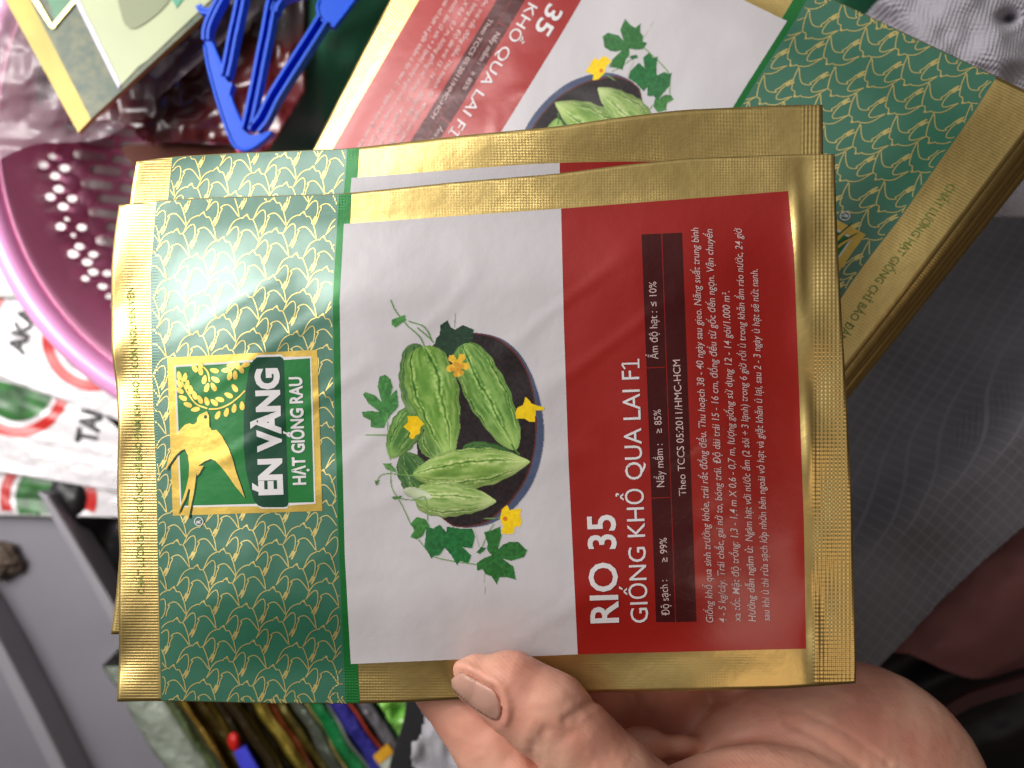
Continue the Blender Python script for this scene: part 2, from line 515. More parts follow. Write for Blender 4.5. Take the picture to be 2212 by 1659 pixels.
# bird outlines of the patterned band -----------------------------------
def _m(pts): return [(x * .19842, y * .19842) for x, y in pts]
BIRD_LINES = [_m([(-225, 230), (-203, 185), (-172, 115), (-130, 65), (-66, 35), (-48, 38), (-26, 14), (0, 0)]),
              _m([(0, 0), (14, 26), (30, 52), (48, 50), (70, 63), (100, 135), (120, 205), (135, 300)]),
              _m([(-225, 230), (-182, 180), (-150, 145), (-115, 130), (-97, 150), (-92, 195), (-97, 255), (-115, 310), (-150, 355), (-162, 378)]),
              _m([(-88, 318), (-76, 260), (-50, 205), (-66, 200), (-58, 186), (-30, 170), (5, 163), (40, 180), (80, 225), (125, 292)])]
BIRD_BODY = _m([(-128, 300), (-86, 312), (-98, 350), (-126, 396), (-142, 392), (-128, 352), (-152, 375), (-162, 372)])
BIRD_KNOB = _m([(15 * math.cos(a) + 0, 15 * math.sin(a) + 4) for a in np.linspace(0, 2 * math.pi, 9)[:-1]])
def band_pattern():
    parts = []
    o0 = np.array([329.2 + 1030 * .19842, 416.9 + 235 * .19842])
    v1 = np.array([-107.5, 84.5]); v2 = np.array([107.5, 83.5])
    offs = [(0, 0), (-49.6, 48.6), (64.5, 29.8), (14.9, 78.4)]
    xl = lambda y: np.interp(y, [432, 591, 806, 1015, 1514], [340, 328, 330, 340, 351])
    xr = lambda y: np.interp(y, [420, 650, 910, 1200, 1521], [729, 717, 722, 731, 743])
    yt = lambda x: np.interp(x, TOP[:, 0], TOP[:, 1]); yb = lambda x: np.interp(x, BOT[:, 0], BOT[:, 1])
    rnd = random.Random(3)
    for i in range(-9, 16):
        for j in range(-9, 16):
            for ox, oy in offs:
                c = o0 + i * v1 + j * v2 + (ox, oy) + np.array([rnd.uniform(-1, 1), rnd.uniform(-1, 1)])
                if not (270 < c[0] < 800 and 340 < c[1] < 1560): continue
                for ln in BIRD_LINES:
                    P = catmull(ln, 4) + c
                    ok = (P[:, 0] > xl(P[:, 1])) & (P[:, 0] < xr(P[:, 1])) & (P[:, 1] > yt(P[:, 0]) + 2) & (P[:, 1] < yb(P[:, 0]) - 2)
                    # not under the emblem
                    run = []
                    for k in range(len(P) + 1):
                        if k < len(P) and ok[k]: run.append(P[k]); continue
                        if len(run) > 1: parts.append(stroke(run, 2.2))
                        run = []
                for poly in (BIRD_BODY, BIRD_KNOB):
                    q = np.array(poly) + c
                    if (q[:, 0] > xl(q[:, 1])).all() and (q[:, 0] < xr(q[:, 1])).all() and (q[:, 1] > yt(q[:, 0]) + 2).all() and (q[:, 1] < yb(q[:, 0]) - 2).all():
                        P2, T2 = polys_to_tris([q]); parts.append((np.array(P2), np.array(T2)))
    return join(parts)
PATTERN = band_pattern()

# emblem -------------------------------------------------------------------
EM_FRAME = LG([(118, 212), (1268, 150), (1308, 1388), (160, 1425)])
EM_WHITE = LG([(172, 272), (780, 228), (800, 200), (840, 188), (990, 186), (1012, 206), (1224, 202), (1256, 1332), (1052, 1346), (1034, 1370), (840, 1370), (812, 1352), (216, 1360)])
EM_GREEN = LG([(186, 284), (1212, 216), (1243, 1320), (228, 1348)])
EM_BANNER = LG([(705, 900), (708, 640), (722, 450), (742, 310), (775, 235), (805, 208), (985, 202), (1004, 214), (1012, 240), (1046, 1335), (1036, 1352), (1010, 1358), (850, 1358), (815, 1345), (785, 1310), (752, 1210), (722, 1070)])
BIRD = [(387, 640), (425, 622), (441, 655), (444, 740), (465, 770), (500, 765), (540, 812), (590, 905), (622, 990), (652, 1100), (684, 1190), (716, 1285),
        (640, 1195), (590, 1120), (540, 1055), (490, 1002), (455, 988), (410, 1005), (358, 1042), (402, 1040), (366, 1102), (350, 1118), (345, 1092), (338, 1160),
        (325, 1250), (305, 1345), (285, 1445), (276, 1425), (288, 1300), (298, 1222), (284, 1218), (262, 1290), (215, 1385), (200, 1405), (234, 1310), (264, 1222), (285, 1130), (290, 1040),
        (280, 962), (255, 912), (225, 925), (185, 962), (150, 1012), (106, 1078), (124, 1000), (150, 920), (176, 850), (214, 772), (255, 727), (290, 714), (320, 726), (345, 710), (354, 672), (368, 648)]
EM_BIRD = LG(BIRD)
EM_BIRD_EDGE = LG([(x + 9, y + 9) for x, y in BIRD])
def grain(x, y, ang, L=36, w=19):
    a = math.radians(ang)
    q = []
    for t in np.linspace(0, 2 * math.pi, 11)[:-1]:
        X, Y = L * math.cos(t), w * math.sin(t) * (1 + 0.2 * math.cos(t))
        q.append(Lg(x + X * math.cos(a) - Y * math.sin(a), y + X * math.sin(a) + Y * math.cos(a)))
    return q
GR = [(212, 350, 80), (256, 362, 100), (214, 413, 60), (274, 418, 100), (217, 464, 35), (300, 458, 85), (240, 520, 25), (332, 500, 70), (278, 572, 20), (372, 532, 65), (336, 608, -10), (424, 545, 70),
      (482, 556, 40), (524, 532, 15), (592, 500, 25), (638, 445, 55), (508, 652, 115), (575, 630, 105), (634, 600, 100), (694, 580, 85),
      (330, 292, 60), (376, 312, 80), (405, 380, 100), (425, 442, 110), (482, 310, 15), (490, 380, 30), (476, 436, 60), (372, 262, 60),
      (572, 308, -5), (600, 350, 105), (641, 345, 90), (684, 300, 60), (612, 272, 0), (655, 268, 75), (720, 266, -20)]
EM_GRAINS = [grain(*g) for g in GR]
EM_STEMS = [LG(catmull([(428, 602), (345, 568), (290, 500), (245, 420), (222, 350)], 6)), LG(catmull([(440, 606), (520, 600), (600, 565), (660, 520), (716, 465)], 6)),
            LG(catmull([(400, 284), (432, 325), (445, 395)], 6)), LG(catmull([(672, 255), (630, 290), (600, 320)], 6))]
EM_EYE = LG([(415 + 12 * math.cos(a), 665 + 14 * math.sin(a)) for a in np.linspace(0, 2 * math.pi, 9)[:-1]])

# the printed picture of the vegetables --------------------------------------
def paint_picture():
    gx = np.arange(95, 1085, 3.3); gy = np.arange(95, 1650, 3.3)
    X, Y = np.meshgrid(gx, gy, indexing='ij')
    C = np.ones(X.shape + (3,)) * np.array([.80, .76, .77]); A = np.zeros(X.shape, bool)
    nz = vn(X / 14, Y / 14, 1) + 0.5 * vn(X / 5, Y / 5, 2)
    def inside(P):
        P = np.asarray(P, float); r = np.zeros(X.shape, bool); j = len(P) - 1
        x0, y0 = P.min(0); x1, y1 = P.max(0)
        for i in range(len(P)):
            xi, yi = P[i]; xj, yj = P[j]
            if yi != yj:
                r ^= ((yi > Y) != (yj > Y)) & (X < (xj - xi) * (Y - yi) / (yj - yi) + xi)
            j = i
        return r
    def put(m, col):
        C[m] = col[m] if col.ndim == 3 else col; A[m] = True
    def flat(P, hexc, var=0.25, smooth=False):
        if smooth: P = catmull(P, 5, True)
        m = inside(P); c = np.array(srgb(hexc))
        put(m, c[None, None] * (1 + var * 2 * nz[..., None]))
        return m
    def line(P, hexc, w):
        P = catmull(P, 6); c = np.array(srgb(hexc))
        d = np.full(X.shape, 1e9)
        for a, b in zip(P[:-1], P[1:]):
            ab = b - a; t = np.clip(((X - a[0]) * ab[0] + (Y - a[1]) * ab[1]) / (ab @ ab + 1e-9), 0, 1)
            d = np.minimum(d, np.hypot(X - a[0] - t * ab[0], Y - a[1] - t * ab[1]))
        put(d < w / 2, c)
    def leaf(P, hexc):
        m = flat(P, hexc, 0.3)
        q = np.asarray(P, float); c = q.mean(0)
        ang = np.arctan2(Y - c[1], X - c[0]); vein = np.abs(np.sin(ang * 2.5)) < 0.06
        C[m & vein] = C[m & vein] * 1.35 + 0.01
    def gourd(p0, p1, hw, dark, mid, light, n=5, sk=0.0, seed=0, lit=(-.3, -.6), p=(0.55, 0.7)):
        p0 = np.array(p0, float); p1 = np.array(p1, float); d = p1 - p0; Ln = np.hypot(*d); d /= Ln
        nrm = np.array([-d[1], d[0]])
        t = ((X - p0[0]) * d[0] + (Y - p0[1]) * d[1]) / Ln; s = (X - p0[0]) * nrm[0] + (Y - p0[1]) * nrm[1]
        tt = np.clip(t, 0, 1)
        w = hw * (np.maximum(tt, 0) ** p[0]) * (np.maximum(1 - tt, 0) ** p[1]) * ((p[0] + p[1]) ** (p[0] + p[1])) / (p[0] ** p[0] * p[1] ** p[1])
        wob = 1 + 0.03 * np.sin(t * 38 + seed) + 0.02 * np.sin(t * 17 + seed * 2)
        m = (t > 0) & (t < 1) & (np.abs(s) < w * wob)
        q = np.clip(s / (w * wob + 1e-6), -1, 1); th = np.arcsin(q)
        nx, ny, nzv = q * nrm[0], q * nrm[1], np.sqrt(1 - q * q)
        shade = np.clip(0.60 + 0.62 * (-(nx * lit[0] + ny * lit[1]) * -1 * 0.5 + nzv * 0.55), 0.25, 1.2)
        ph_ = th * n * .62 + seed + 0.10 * np.sin(t * 15 + seed) + .09 * vn(t * Ln / 26, th * 3 + seed, 4) * 4
        cr = np.abs(np.sin(ph_))                       # 0 in the furrows
        fur = np.exp(-(cr / .13) ** 2); lip = np.exp(-((cr - .30) / .13) ** 2)
        wart = np.clip(vn(t * Ln / 11 + seed * 3, th * 9, 3) * 3, -1, 1) * np.exp(-((cr - .28) / .28) ** 2)
        streak = vn(t * Ln / 70 + seed, th * 8, 6)
        lvl = np.clip(0.54 - .46 * fur + .30 * lip + .26 * wart + .55 * streak + .12 * nz, 0, 1)[..., None]
        dk, md, lt = (np.array(srgb(h)) for h in (dark, mid, light))
        col = np.where(lvl < .5, dk + (md - dk) * lvl * 2, md + (lt - md) * (lvl - .5) * 2)
        tip = np.exp(-((t - 0.93) / 0.12) ** 2)[..., None]
        col = (col + (lt * 1.1 - col) * tip * .55) * shade[..., None]
        put(m, col)
    # plate
    flat([(470, 360), (560, 300), (640, 275), (700, 278), (780, 290), (850, 315), (915, 365), (965, 430), (1005, 510), (1035, 600), (1055, 700), (1064, 800), (1055, 900), (1030, 1000), (990, 1090), (935, 1165), (880, 1220), (800, 1270), (720, 1292), (640, 1296), (560, 1270), (430, 1120), (400, 800), (420, 500)], '#4a5570', .1, True)
    flat([(470, 360), (560, 300), (640, 277), (700, 280), (780, 293), (845, 320), (905, 370), (955, 435), (990, 510), (1012, 600), (1024, 700), (1026, 800), (1015, 900), (990, 1000), (945, 1090), (890, 1165), (840, 1210), (780, 1262), (720, 1286), (640, 1294), (560, 1270), (430, 1120), (400, 800), (420, 500)], '#5f2d25', .1, True)
    flat([(470, 366), (560, 306), (640, 283), (700, 286), (775, 299), (838, 326), (897, 376), (946, 440), (982, 515), (1004, 602), (1016, 700), (1018, 800), (1007, 898), (982, 996), (938, 1084), (884, 1158), (832, 1204), (775, 1254), (715, 1278), (640, 1288), (560, 1262), (430, 1120), (400, 800), (420, 500)], '#241a1c', .5, True)
    leaf([(490, 350), (500, 310), (520, 290), (522, 240), (560, 213), (577, 250), (600, 262), (640, 238), (697, 263), (690, 330), (650, 352), (640, 380), (600, 400), (540, 392)], '#1c3a25')
    leaf([(235, 497), (262, 520), (275, 560), (265, 605), (295, 572), (306, 660), (290, 685), (262, 712), (245, 745), (228, 776), (192, 778), (158, 770), (160, 737), (120, 717), (113, 690), (165, 688), (207, 692), (150, 650), (118, 600), (130, 588), (180, 605), (217, 642), (196, 560), (205, 508)], '#3f7d3c')
    for L_ in ([(265, 110), (290, 165), (350, 240), (415, 300), (445, 362)], [(360, 220), (440, 250), (482, 325)], [(405, 255), (460, 300), (486, 328)]): line(L_, '#5d8a44', 7)
    line([(600, 178), (597, 250)], '#8c9388', 4)
    leaf([(270, 210), (310, 195), (338, 184), (345, 215), (318, 232), (290, 253), (268, 237)], '#4b8743')
    gourd((330, 905), (470, 1190), 84, '#274d22', '#3f6d33', '#7fa35e', 5, seed=2)
    gourd((445, 790), (520, 940), 70, '#3f6a2c', '#61893f', '#9fbf6a', 4, seed=5)
    gourd((400, 680), (262, 932), 86, '#2e5a26', '#54843a', '#94ba62', 5, seed=1, p=(.35, .6))
    gourd((392, 335), (385, 705), 82, '#274d24', '#4c763c', '#83a560', 5, seed=3, p=(.4, .5))
    gourd((425, 352), (580, 945), 134, '#34641f', '#6d9c3c', '#b2d274', 5, seed=4, p=(.38, .78))
    gourd((640, 340), (918, 890), 112, '#31601f', '#679640', '#adcf72', 5, seed=6, p=(.38, .55))
    line([(895, 862), (912, 890), (935, 915)], '#4d7a35', 9)
    gourd((640, 880), (960, 960), 62, '#234a1f', '#35602c', '#5c8a44', 5, seed=2)
    gourd((378, 1022), (992, 952), 108, '#3c6a24', '#86ab4e', '#cfe092', 5, seed=1, p=(.72, .85))
    gourd((395, 1140), (815, 1160), 94, '#41702a', '#92b35e', '#d2df9c', 5, seed=7, p=(.35, .75))
    gourd((330, 1100), (480, 1140), 30, '#a9bf8e', '#c3d0a8', '#d8dfc4', 4, seed=7)
    for L_ in ([(190, 1062), (210, 1025), (260, 1015), (380, 1026)], [(265, 960), (268, 1080), (320, 1175), (372, 1285)], [(135, 812), (300, 815)], [(272, 1138), (380, 1152), (445, 1140), (458, 1262)],
               [(410, 1360), (480, 1440), (560, 1466), (720, 1490)], [(750, 1250), (850, 1245)], [(590, 1290), (570, 1370), (600, 1420)], [(800, 1280), (770, 1330), (740, 1400)], [(245, 700), (250, 790), (262, 940)]): line(L_, '#6c9450', 6)
    for L_ in ([(752, 1490), (754, 1640)], [(680, 1295), (715, 1340)], [(700, 1300), (725, 1400)]): line(L_, '#b3ab9f', 3)
    leaf([(222, 960), (260, 962), (290, 990), (296, 1010), (262, 1000), (238, 990)], '#5f8f4d')
    leaf([(180, 1050), (205, 1048), (200, 1070), (186, 1076)], '#4f6f3f'); leaf([(270, 1135), (320, 1130), (318, 1145), (280, 1150)], '#4f7a44')
    leaf([(368, 1275), (400, 1240), (447, 1252), (470, 1290), (452, 1300), (432, 1340), (400, 1358), (366, 1346), (386, 1310)], '#3c7a35')
    leaf([(450, 1290), (485, 1300), (520, 1280), (562, 1330), (556, 1385), (520, 1440), (490, 1445), (475, 1458), (440, 1390), (446, 1340)], '#256a35')
    leaf([(556, 1290), (620, 1300), (690, 1300), (705, 1340), (690, 1405), (640, 1398), (684, 1440), (670, 1482), (625, 1470), (610, 1492), (580, 1440), (545, 1400)], '#1f6a33')
    leaf([(750, 1320), (790, 1310), (835, 1290), (842, 1340), (824, 1410), (850, 1385), (880, 1372), (930, 1372), (977, 1415), (962, 1450), (892, 1470), (848, 1458), (905, 1500), (918, 1568), (870, 1555), (832, 1556), (817, 1592), (790, 1550), (760, 1540), (745, 1515), (715, 1520), (714, 1480), (750, 1455), (790, 1440), (765, 1410), (770, 1380)], '#2c6b2f')
    leaf([(712, 1425), (735, 1398), (765, 1400), (748, 1420), (730, 1434)], '#246030')
    def flower(cx, cy, r, rot, hexc='#f0c81e', n=5):
        q = []
        for k in range(n):
            a = rot + k * 2 * math.pi / n
            for da, rr in ((-.52, .45), (-.36, .92), (0, 1.05), (.36, .9), (.52, .45)):
                q.append((cx + r * rr * math.cos(a + da), cy + r * rr * math.sin(a + da)))
        flat(q, hexc, .12)
        m = np.hypot(X - cx, Y - cy) < r * .17; put(m, np.array(srgb('#d8861c')))
    flower(614, 446, 62, .2, '#e6b832'); flower(612, 470, 40, 1.9, '#cf9a2a')
    flat([(330, 770), (355, 745), (352, 715), (400, 713), (440, 755), (420, 770), (415, 805), (392, 815), (380, 838), (360, 820), (368, 800)], '#f2c70d', .1)
    flat([(968, 612), (1002, 650), (1040, 662), (1068, 668), (1060, 685), (1020, 684), (1018, 745), (990, 745), (965, 728), (920, 727), (915, 700), (925, 670), (955, 655)], '#f2cc10', .1)
    flat([(834, 1245), (845, 1200), (872, 1178), (884, 1205), (945, 1195), (940, 1235), (948, 1262), (940, 1290), (912, 1290), (905, 1325), (880, 1332), (840, 1326), (850, 1290)], '#f6cf14', .1)
    m = np.hypot(X - 862, Y - 1250) < 12; put(m, np.array(srgb('#d97b1c')))
    keep = A[:-1, :-1] | A[1:, :-1] | A[:-1, 1:] | A[1:, 1:]
    F = gridF(len(gx), len(gy))[keep.ravel()]
    used = np.unique(F); idx = np.full(X.size, -1); idx[used] = np.arange(len(used))
    PX = 735.1 + X.ravel()[used] * .41352; PY = 603.5 + Y.ravel()[used] * .41352
    Cc = C.reshape(-1, 3)[used]
    white = ~A.reshape(-1)[used]
    Cc[white] = np.array(srgb('#e9e4e6', 0.72))
    return np.stack([PX, PY], -1), idx[F], np.clip(Cc, 0.003, 1)
PIC = paint_picture()

def printed_packet(name, sh, nu=170, nv=120, thick=0.0005, bulge=0.0012, picture=True, seal_text=True):
    root = empty(name)
    pouch('foil_pouch', sh, nu, nv, thick, M['gold'], root, bulge)
    a = 0.00004
    region('patterned_band', sh, [(338, 432), (325, 591), (328, 806), (337, 1015), (348, 1514)], [(732, 420), (719, 650), (724, 910), (733, 1200), (747, 1521)], 44, 120, a, M['teal'], root, (.9985, .0015))
    region('green_stripe', sh, [(732, 420), (719, 650), (724, 910), (733, 1200), (747, 1521)], [(759, 420), (749, 650), (753, 910), (762, 1200), (777, 1520)], 6, 120, a * 1.2, M['green'], root, (.9985, .0015))
    region('white_panel', sh, [(743, 484), (734, 650), (738, 910), (745, 1200), (758, 1434)], [(1212, 451), (1218, 700), (1228, 1000), (1248, 1413)], 60, 110, a * 2, M['white'], root)
    region('red_panel', sh, [(1212, 451), (1218, 700), (1228, 1000), (1248, 1413)], [(1702, 413), (1715, 549), (1736, 1125), (1741, 1401)], 60, 110, a * 2, M['red'], root)
    region('data_table_row', sh, [(1385.5, 507), (1417, 1343)], [(1428, 505), (1458, 1343)], 7, 90, a * 3, M['darkred'], root)
    region('data_table_row', sh, [(1430, 505), (1460, 1343)], [(1473, 503), (1504, 1342)], 7, 90, a * 3, M['darkred'], root)
    for q in ([(1396, 795), (1436, 793)], [(1407, 1076), (1447, 1074)]):
        P, T = stroke(q, 1.6); decal('table_rule', sh, P, T, a * 4, M['red'], root)
    if picture:
        P, T, Cc = PIC
        u, v = INV(P)
        mesh_obj('vegetable_picture', sh.pos(u, v, a * 3), T, M['picture'], root, uv=P / 1000, col=Cc)
    P, T = PATTERN; decal('bird_pattern', sh, P, T, a * 2, M['goldline'], root)
    em = [('emblem_frame', EM_FRAME, 'logogold'), ('emblem_border', EM_WHITE, 'lettering'), ('emblem_field', EM_GREEN, 'logogreen'), ('emblem_banner', EM_BANNER, 'darkgreen')]
    fr = None
    for k, (n, q, m) in enumerate(em):
        P, T = polys_to_tris([q]); o = decal(n, sh, P, T, a * (3.5 + k * .9), M[m], root if fr is None else fr)
        if fr is None: fr = o
    P, T = polys_to_tris([EM_BIRD_EDGE]); decal('bird_shadow_print', sh, P, T, a * 7.2, M['darkgreen'], fr)
    P, T = polys_to_tris([EM_BIRD]); decal('swallow', sh, P, T, a * 8, M['logogold'], fr)
    P, T = join([polys_to_tris(EM_GRAINS)] + [stroke(s, 3.2) for s in EM_STEMS]); decal('rice_ears', sh, P, T, a * 7, M['logogold'], fr)
    P, T = polys_to_tris([EM_EYE]); decal('swallow_eye', sh, P, T, a * 9, M['darkgreen'], fr)
    for n, (P, T), m in (('title_lettering', BRANDTEXT, 'lettering'), ('subtitle_lettering', SUBTEXT, 'lettering'), ('registered_mark', REG, 'lettering')):
        decal(n, sh, P, T, a * 7.5, M[m], fr)
    for n, (P, T), m in (('variety_lettering', BIG, 'lettering'), ('name_lettering', NAME, 'lettering'), ('table_lettering', TABLE, 'small_lettering'), ('instruction_lettering', SMALL, 'small_lettering')):
        decal(n, sh, P, T, a * 5, M[m], root)
    if seal_text:
        P, T = SEALTEXT; decal('seal_lettering', sh, P, T, a * 3, M['inkgreen'], root)
    return root

# ------------------------------------------------------------------ the two held packets
def mask_uv(u, v, e=.10):
    return sst(.035, .035 + e, u) * sst(.03, .03 + e, 1 - u - .03) * sst(.05, .05 + e, v) * sst(.05, .05 + e, 1 - v)
def wrinkle(u, v, amp, sx=0, seed=0):
    x, y = u * 15.8, v * 11.0
    w = vn(x / 1.9 + sx, y / 2.9 + sx, seed) + 0.55 * vn((x + .5 * y) / 1.2 + sx, (y - .5 * x) / 2.4, seed + 1) + 0.28 * vn(x / .7, y / .8 + sx, seed + 2)
    r = 1 - np.abs(vn((x + .7 * y) / 3.2 + 7, (y - .6 * x) / 1.6 + sx, seed + 3)) * 6
    return amp * (w + 0.16 * sst(0, 1, r))
def z_front(u, v):
    m = mask_uv(u, v, .17)
    z = -0.0009 * np.exp(-u / .08) - .0007 * sst(.72, 1, v) + 0.0010 + 0.0022 * m + wrinkle(u, v, 0.00095, 0, 0) * (0.12 + 0.88 * m)
    z = z + 0.0030 * (u - .35) ** 2 * 1.4 - 0.0008 * np.sin(u * 9.0) * (1 - .6 * m)
    # puckers along the crimped ends and the pinch under the thumb
    z = z + 0.00055 * np.sin(v * 27 + 1.0 + 2 * np.sin(v * 9)) * np.exp(-(u / .028) ** 2)
    z = z + 0.00035 * np.sin(v * 31) * np.exp(-((u - .955) / .02) ** 2)
    z = z - 0.0030 * np.exp(-(((u - .56) / .12) ** 2 + (v / .12) ** 2)) + 0.0020 * np.exp(-(((u - .80) / .10) ** 2 + (v / .10) ** 2))
    z = z + 0.0005 * np.exp(-(((u - .945) / .008) ** 2)) * (0.5 + 0.5 * np.sin(v * 17))
    return z
front = Sheet(ART, z_front)
p = printed_packet('seed_packet', front, 220, 150)
tag(p, 'gold-edged seed packet held foremost by the thumb, bitter melons and red text panel fully visible', 'seed packet', 'matching gold and red bitter melon seed packets')

def base_back(u, v):
    P = ART(u, v); U, V = u, v
    dx = (1 - U) * V * 38 + U * V * -26 + (1 - U) * (1 - V) * -13 + U * (1 - V) * -45
    dy = (1 - U) * V * -94 + U * V * -107 + (1 - U) * (1 - V) * -146 + U * (1 - V) * -60
    dy = dy + 32 * sst(.55, .95, U) * sst(0, .07, 1 - V)
    dx = dx + 10 * np.sin(np.pi * np.clip(V, 0, 1)) * (1 - U)
    return P + np.stack([dx, dy], -1)
def z_back(u, v):
    m = mask_uv(u, v)
    return -0.0030 + 0.0003 * m + wrinkle(u, v, 0.0004, 5, 2) * (0.3 + 0.7 * m) + 0.0030 * (u - .35) ** 2 * 1.4 - 0.0008 * np.sin(u * 9.0) - 0.0030 * np.exp(-(((u - .56) / .12) ** 2 + (v / .12) ** 2)) - 0.0012 * sst(.9, 1, v) * np.sin(u * 7)
p = printed_packet('seed_packet', Sheet(base_back, z_back), 180, 120, 0.0005, 0.0012, picture=False)
tag(p, 'gold-edged seed packet held just behind the foremost, only its upper strip and left rim showing', 'seed packet', 'matching gold and red bitter melon seed packets')

# ------------------------------------------------------------------ the stack lying to the upper right
US = [0, .052, .30, .31, .617, .935, 1.0]
TS = np.array([(2271, 221), (2165, 171), (1770, -16), (1755, -23), (1381, -200), (1098, -334), (1036, -363)], float)
DS = np.array([(-.612, .791), (-.600, .800), (-.587, .810), (-.588, .809), (-.531, .847), (-.496, .868), (-.462, .887)], float)
LS = np.array([1200, 1190, 1120, 1115, 1010, 930, 905], float)
def stack_base(dx=0, dy=0, rot=0):
    def f(u, v):
        g = lambda arr: np.interp(u, US, arr) + (u < 0) * u * (arr[1] - arr[0]) / .052 + (u > 1) * (u - 1) * (arr[-1] - arr[-2]) / .065
        t = np.stack([g(TS[:, 0]), g(TS[:, 1])], -1); d = np.stack([g(DS[:, 0]), g(DS[:, 1])], -1)
        bow = 14 * np.sin(np.pi * np.clip(v, 0, 1)) * (1 - 2 * np.abs(u - .3))
        P = t + d * (v * g(LS))[..., None] + np.stack([bow * .6, bow * .4], -1)
        c, s = math.cos(rot), math.sin(rot); Q = P - (1600, 350)
        return np.stack([Q[..., 0] * c - Q[..., 1] * s, Q[..., 0] * s + Q[..., 1] * c], -1) + (1600 + dx, 350 + dy)
    return f
def stack_z(z0, amp, seed):
    def f(u, v):
        m = mask_uv(u, v)
        return z0 - 0.034 * u + 0.0016 * m + wrinkle(u, v, amp, seed, seed) * (.15 + .85 * m) + 0.0008 * np.sin(v * 15 + seed) * np.exp(-(u / .05) ** 2)
    return f
p = printed_packet('seed_packet', Sheet(stack_base(), stack_z(-0.022, 0.0010, 3)), 170, 120, 0.0005, 0.0010)
tag(p, 'topmost packet of the lying stack, melon picture beside a glossy red panel reading downwards', 'seed packet', 'matching gold and red bitter melon seed packets')
for k, (dx, dy, r, z) in enumerate([(10, 18, .006, -.0255), (24, 14, .016, -.0290), (20, 34, .012, -.0325), (34, 30, .022, -.0360)]):
    sh = Sheet(stack_base(dx, dy, r), stack_z(z, 0.0004, 4 + k))
    root = empty('seed_packet')
    pouch('foil_pouch', sh, 90, 70, 0.0005, M['gold'], root, 0.0006)
    region('patterned_band', sh, [(338, 432), (325, 591), (328, 806), (337, 1015), (348, 1514)], [(732, 420), (719, 650), (724, 910), (733, 1200), (747, 1521)], 20, 50, 0.00008, M['teal'], root, (.998, .002))
    tag(root, ['second packet down in the lying stack, its gold rim just peeping out at the right', 'third packet down in the lying stack, gold rim showing below the second', 'fourth packet down in the lying stack, a thin gold line at the right',
               'bottom packet of the lying stack, lowest gold rim above the grey cloth'][k], 'seed packet', 'matching gold and red bitter melon seed packets')

# ------------------------------------------------------------------ generic builders
def px_prism(name, outline, z0, z1, mat, parent=None, smooth=False):
    """A solid slab with a traced outline, from height z0 up to z1 (functions of px, py or numbers)."""
    f = (lambda z: z if callable(z) else (lambda x, y: z + 0 * np.asarray(x)))
    q = np.asarray(outline, float)
    area2 = np.sum(q[:, 0] * np.roll(q[:, 1], -1) - np.roll(q[:, 0], -1) * q[:, 1])
    if area2 > 0: q = q[::-1]          # anticlockwise seen from above (y is down in the trace)
    P, T = polys_to_tris([q])
    P = np.array(P); n = len(P)
    top = W(P[:, 0], P[:, 1], f(z1)(P[:, 0], P[:, 1]))
    bot = top.copy(); bot[:, 2] -= (f(z1)(P[:, 0], P[:, 1]) - f(z0)(P[:, 0], P[:, 1]))
    T = np.array(T)
    nn = np.cross(top[T[:, 1]] - top[T[:, 0]], top[T[:, 2]] - top[T[:, 0]])[:, 2]
    T = np.where((nn < 0)[:, None], T[:, ::-1], T)
    F = [tuple(t) for t in T] + [tuple(t[::-1] + n) for t in T]
    k = len(q)
    F += [(i, (i + 1) % k, (i + 1) % k + n, i + n)[::-1] for i in range(k)]
    o = mesh_obj(name, np.vstack([top, bot]), F, mat, parent, smooth)
    return o

def bevel(o, w, seg=2, smooth=False):
    m = o.modifiers.new('bevel', 'BEVEL'); m.width = w; m.segments = seg; m.limit_method = 'ANGLE'; m.angle_limit = math.radians(40)
    if smooth:
        o.data.polygons.foreach_set('use_smooth', [True] * len(o.data.polygons))
    return o

def sweep(name, path, prof, mat, parent=None, closed=False, smooth=False):
    """Extrude a closed profile [(sideways, up)] along a path of world points."""
    path = np.asarray(path, float); n = len(path)
    d = np.gradient(path, axis=0)
    if closed: d = np.roll(path, -1, 0) - np.roll(path, 1, 0)
    d /= np.linalg.norm(d, axis=1, keepdims=True)
    side = np.cross(d, (0, 0, 1)); side /= np.linalg.norm(side, axis=1, keepdims=True)
    up = np.cross(side, d)
    prof = np.asarray(prof, float); m = len(prof)
    V = path[:, None] + side[:, None] * prof[None, :, :1] + up[:, None] * prof[None, :, 1:2]
    F = []
    for i in range(n if closed else n - 1):
        a, b = i * m, ((i + 1) % n) * m
        for j in range(m):
            k = (j + 1) % m
            F.append((a + j, a + k, b + k, b + j))
    if not closed:
        F.append(tuple(range(m))[::-1]); F.append(tuple(range((n - 1) * m, n * m)))
    return mesh_obj(name, V.reshape(-1, 3), F, mat, parent, smooth)

def heightfield(name, x0, x1, y0, y1, nx, ny, zf, mat, parent=None, keep=None, thick=None, uvs=True):
    x = np.linspace(x0, x1, nx)[:, None] + np.zeros((1, ny)); y = np.linspace(y0, y1, ny)[None, :] + np.zeros((nx, 1))
    z = zf(x, y)
    V = W(x, y, z).reshape(-1, 3); F = gridF(nx, ny, 0, True)
    if keep is not None:
        k = keep(x, y); kk = (k[:-1, :-1] & k[1:, :-1] & k[:-1, 1:] & k[1:, 1:]).ravel(); F = F[kk]
    o = mesh_obj(name, V, F, mat, parent, uv=np.stack([x.ravel(), y.ravel()], -1) / 1000)
    if thick:
        s = o.modifiers.new('thickness', 'SOLIDIFY'); s.thickness = thick; s.offset = -1
    return o

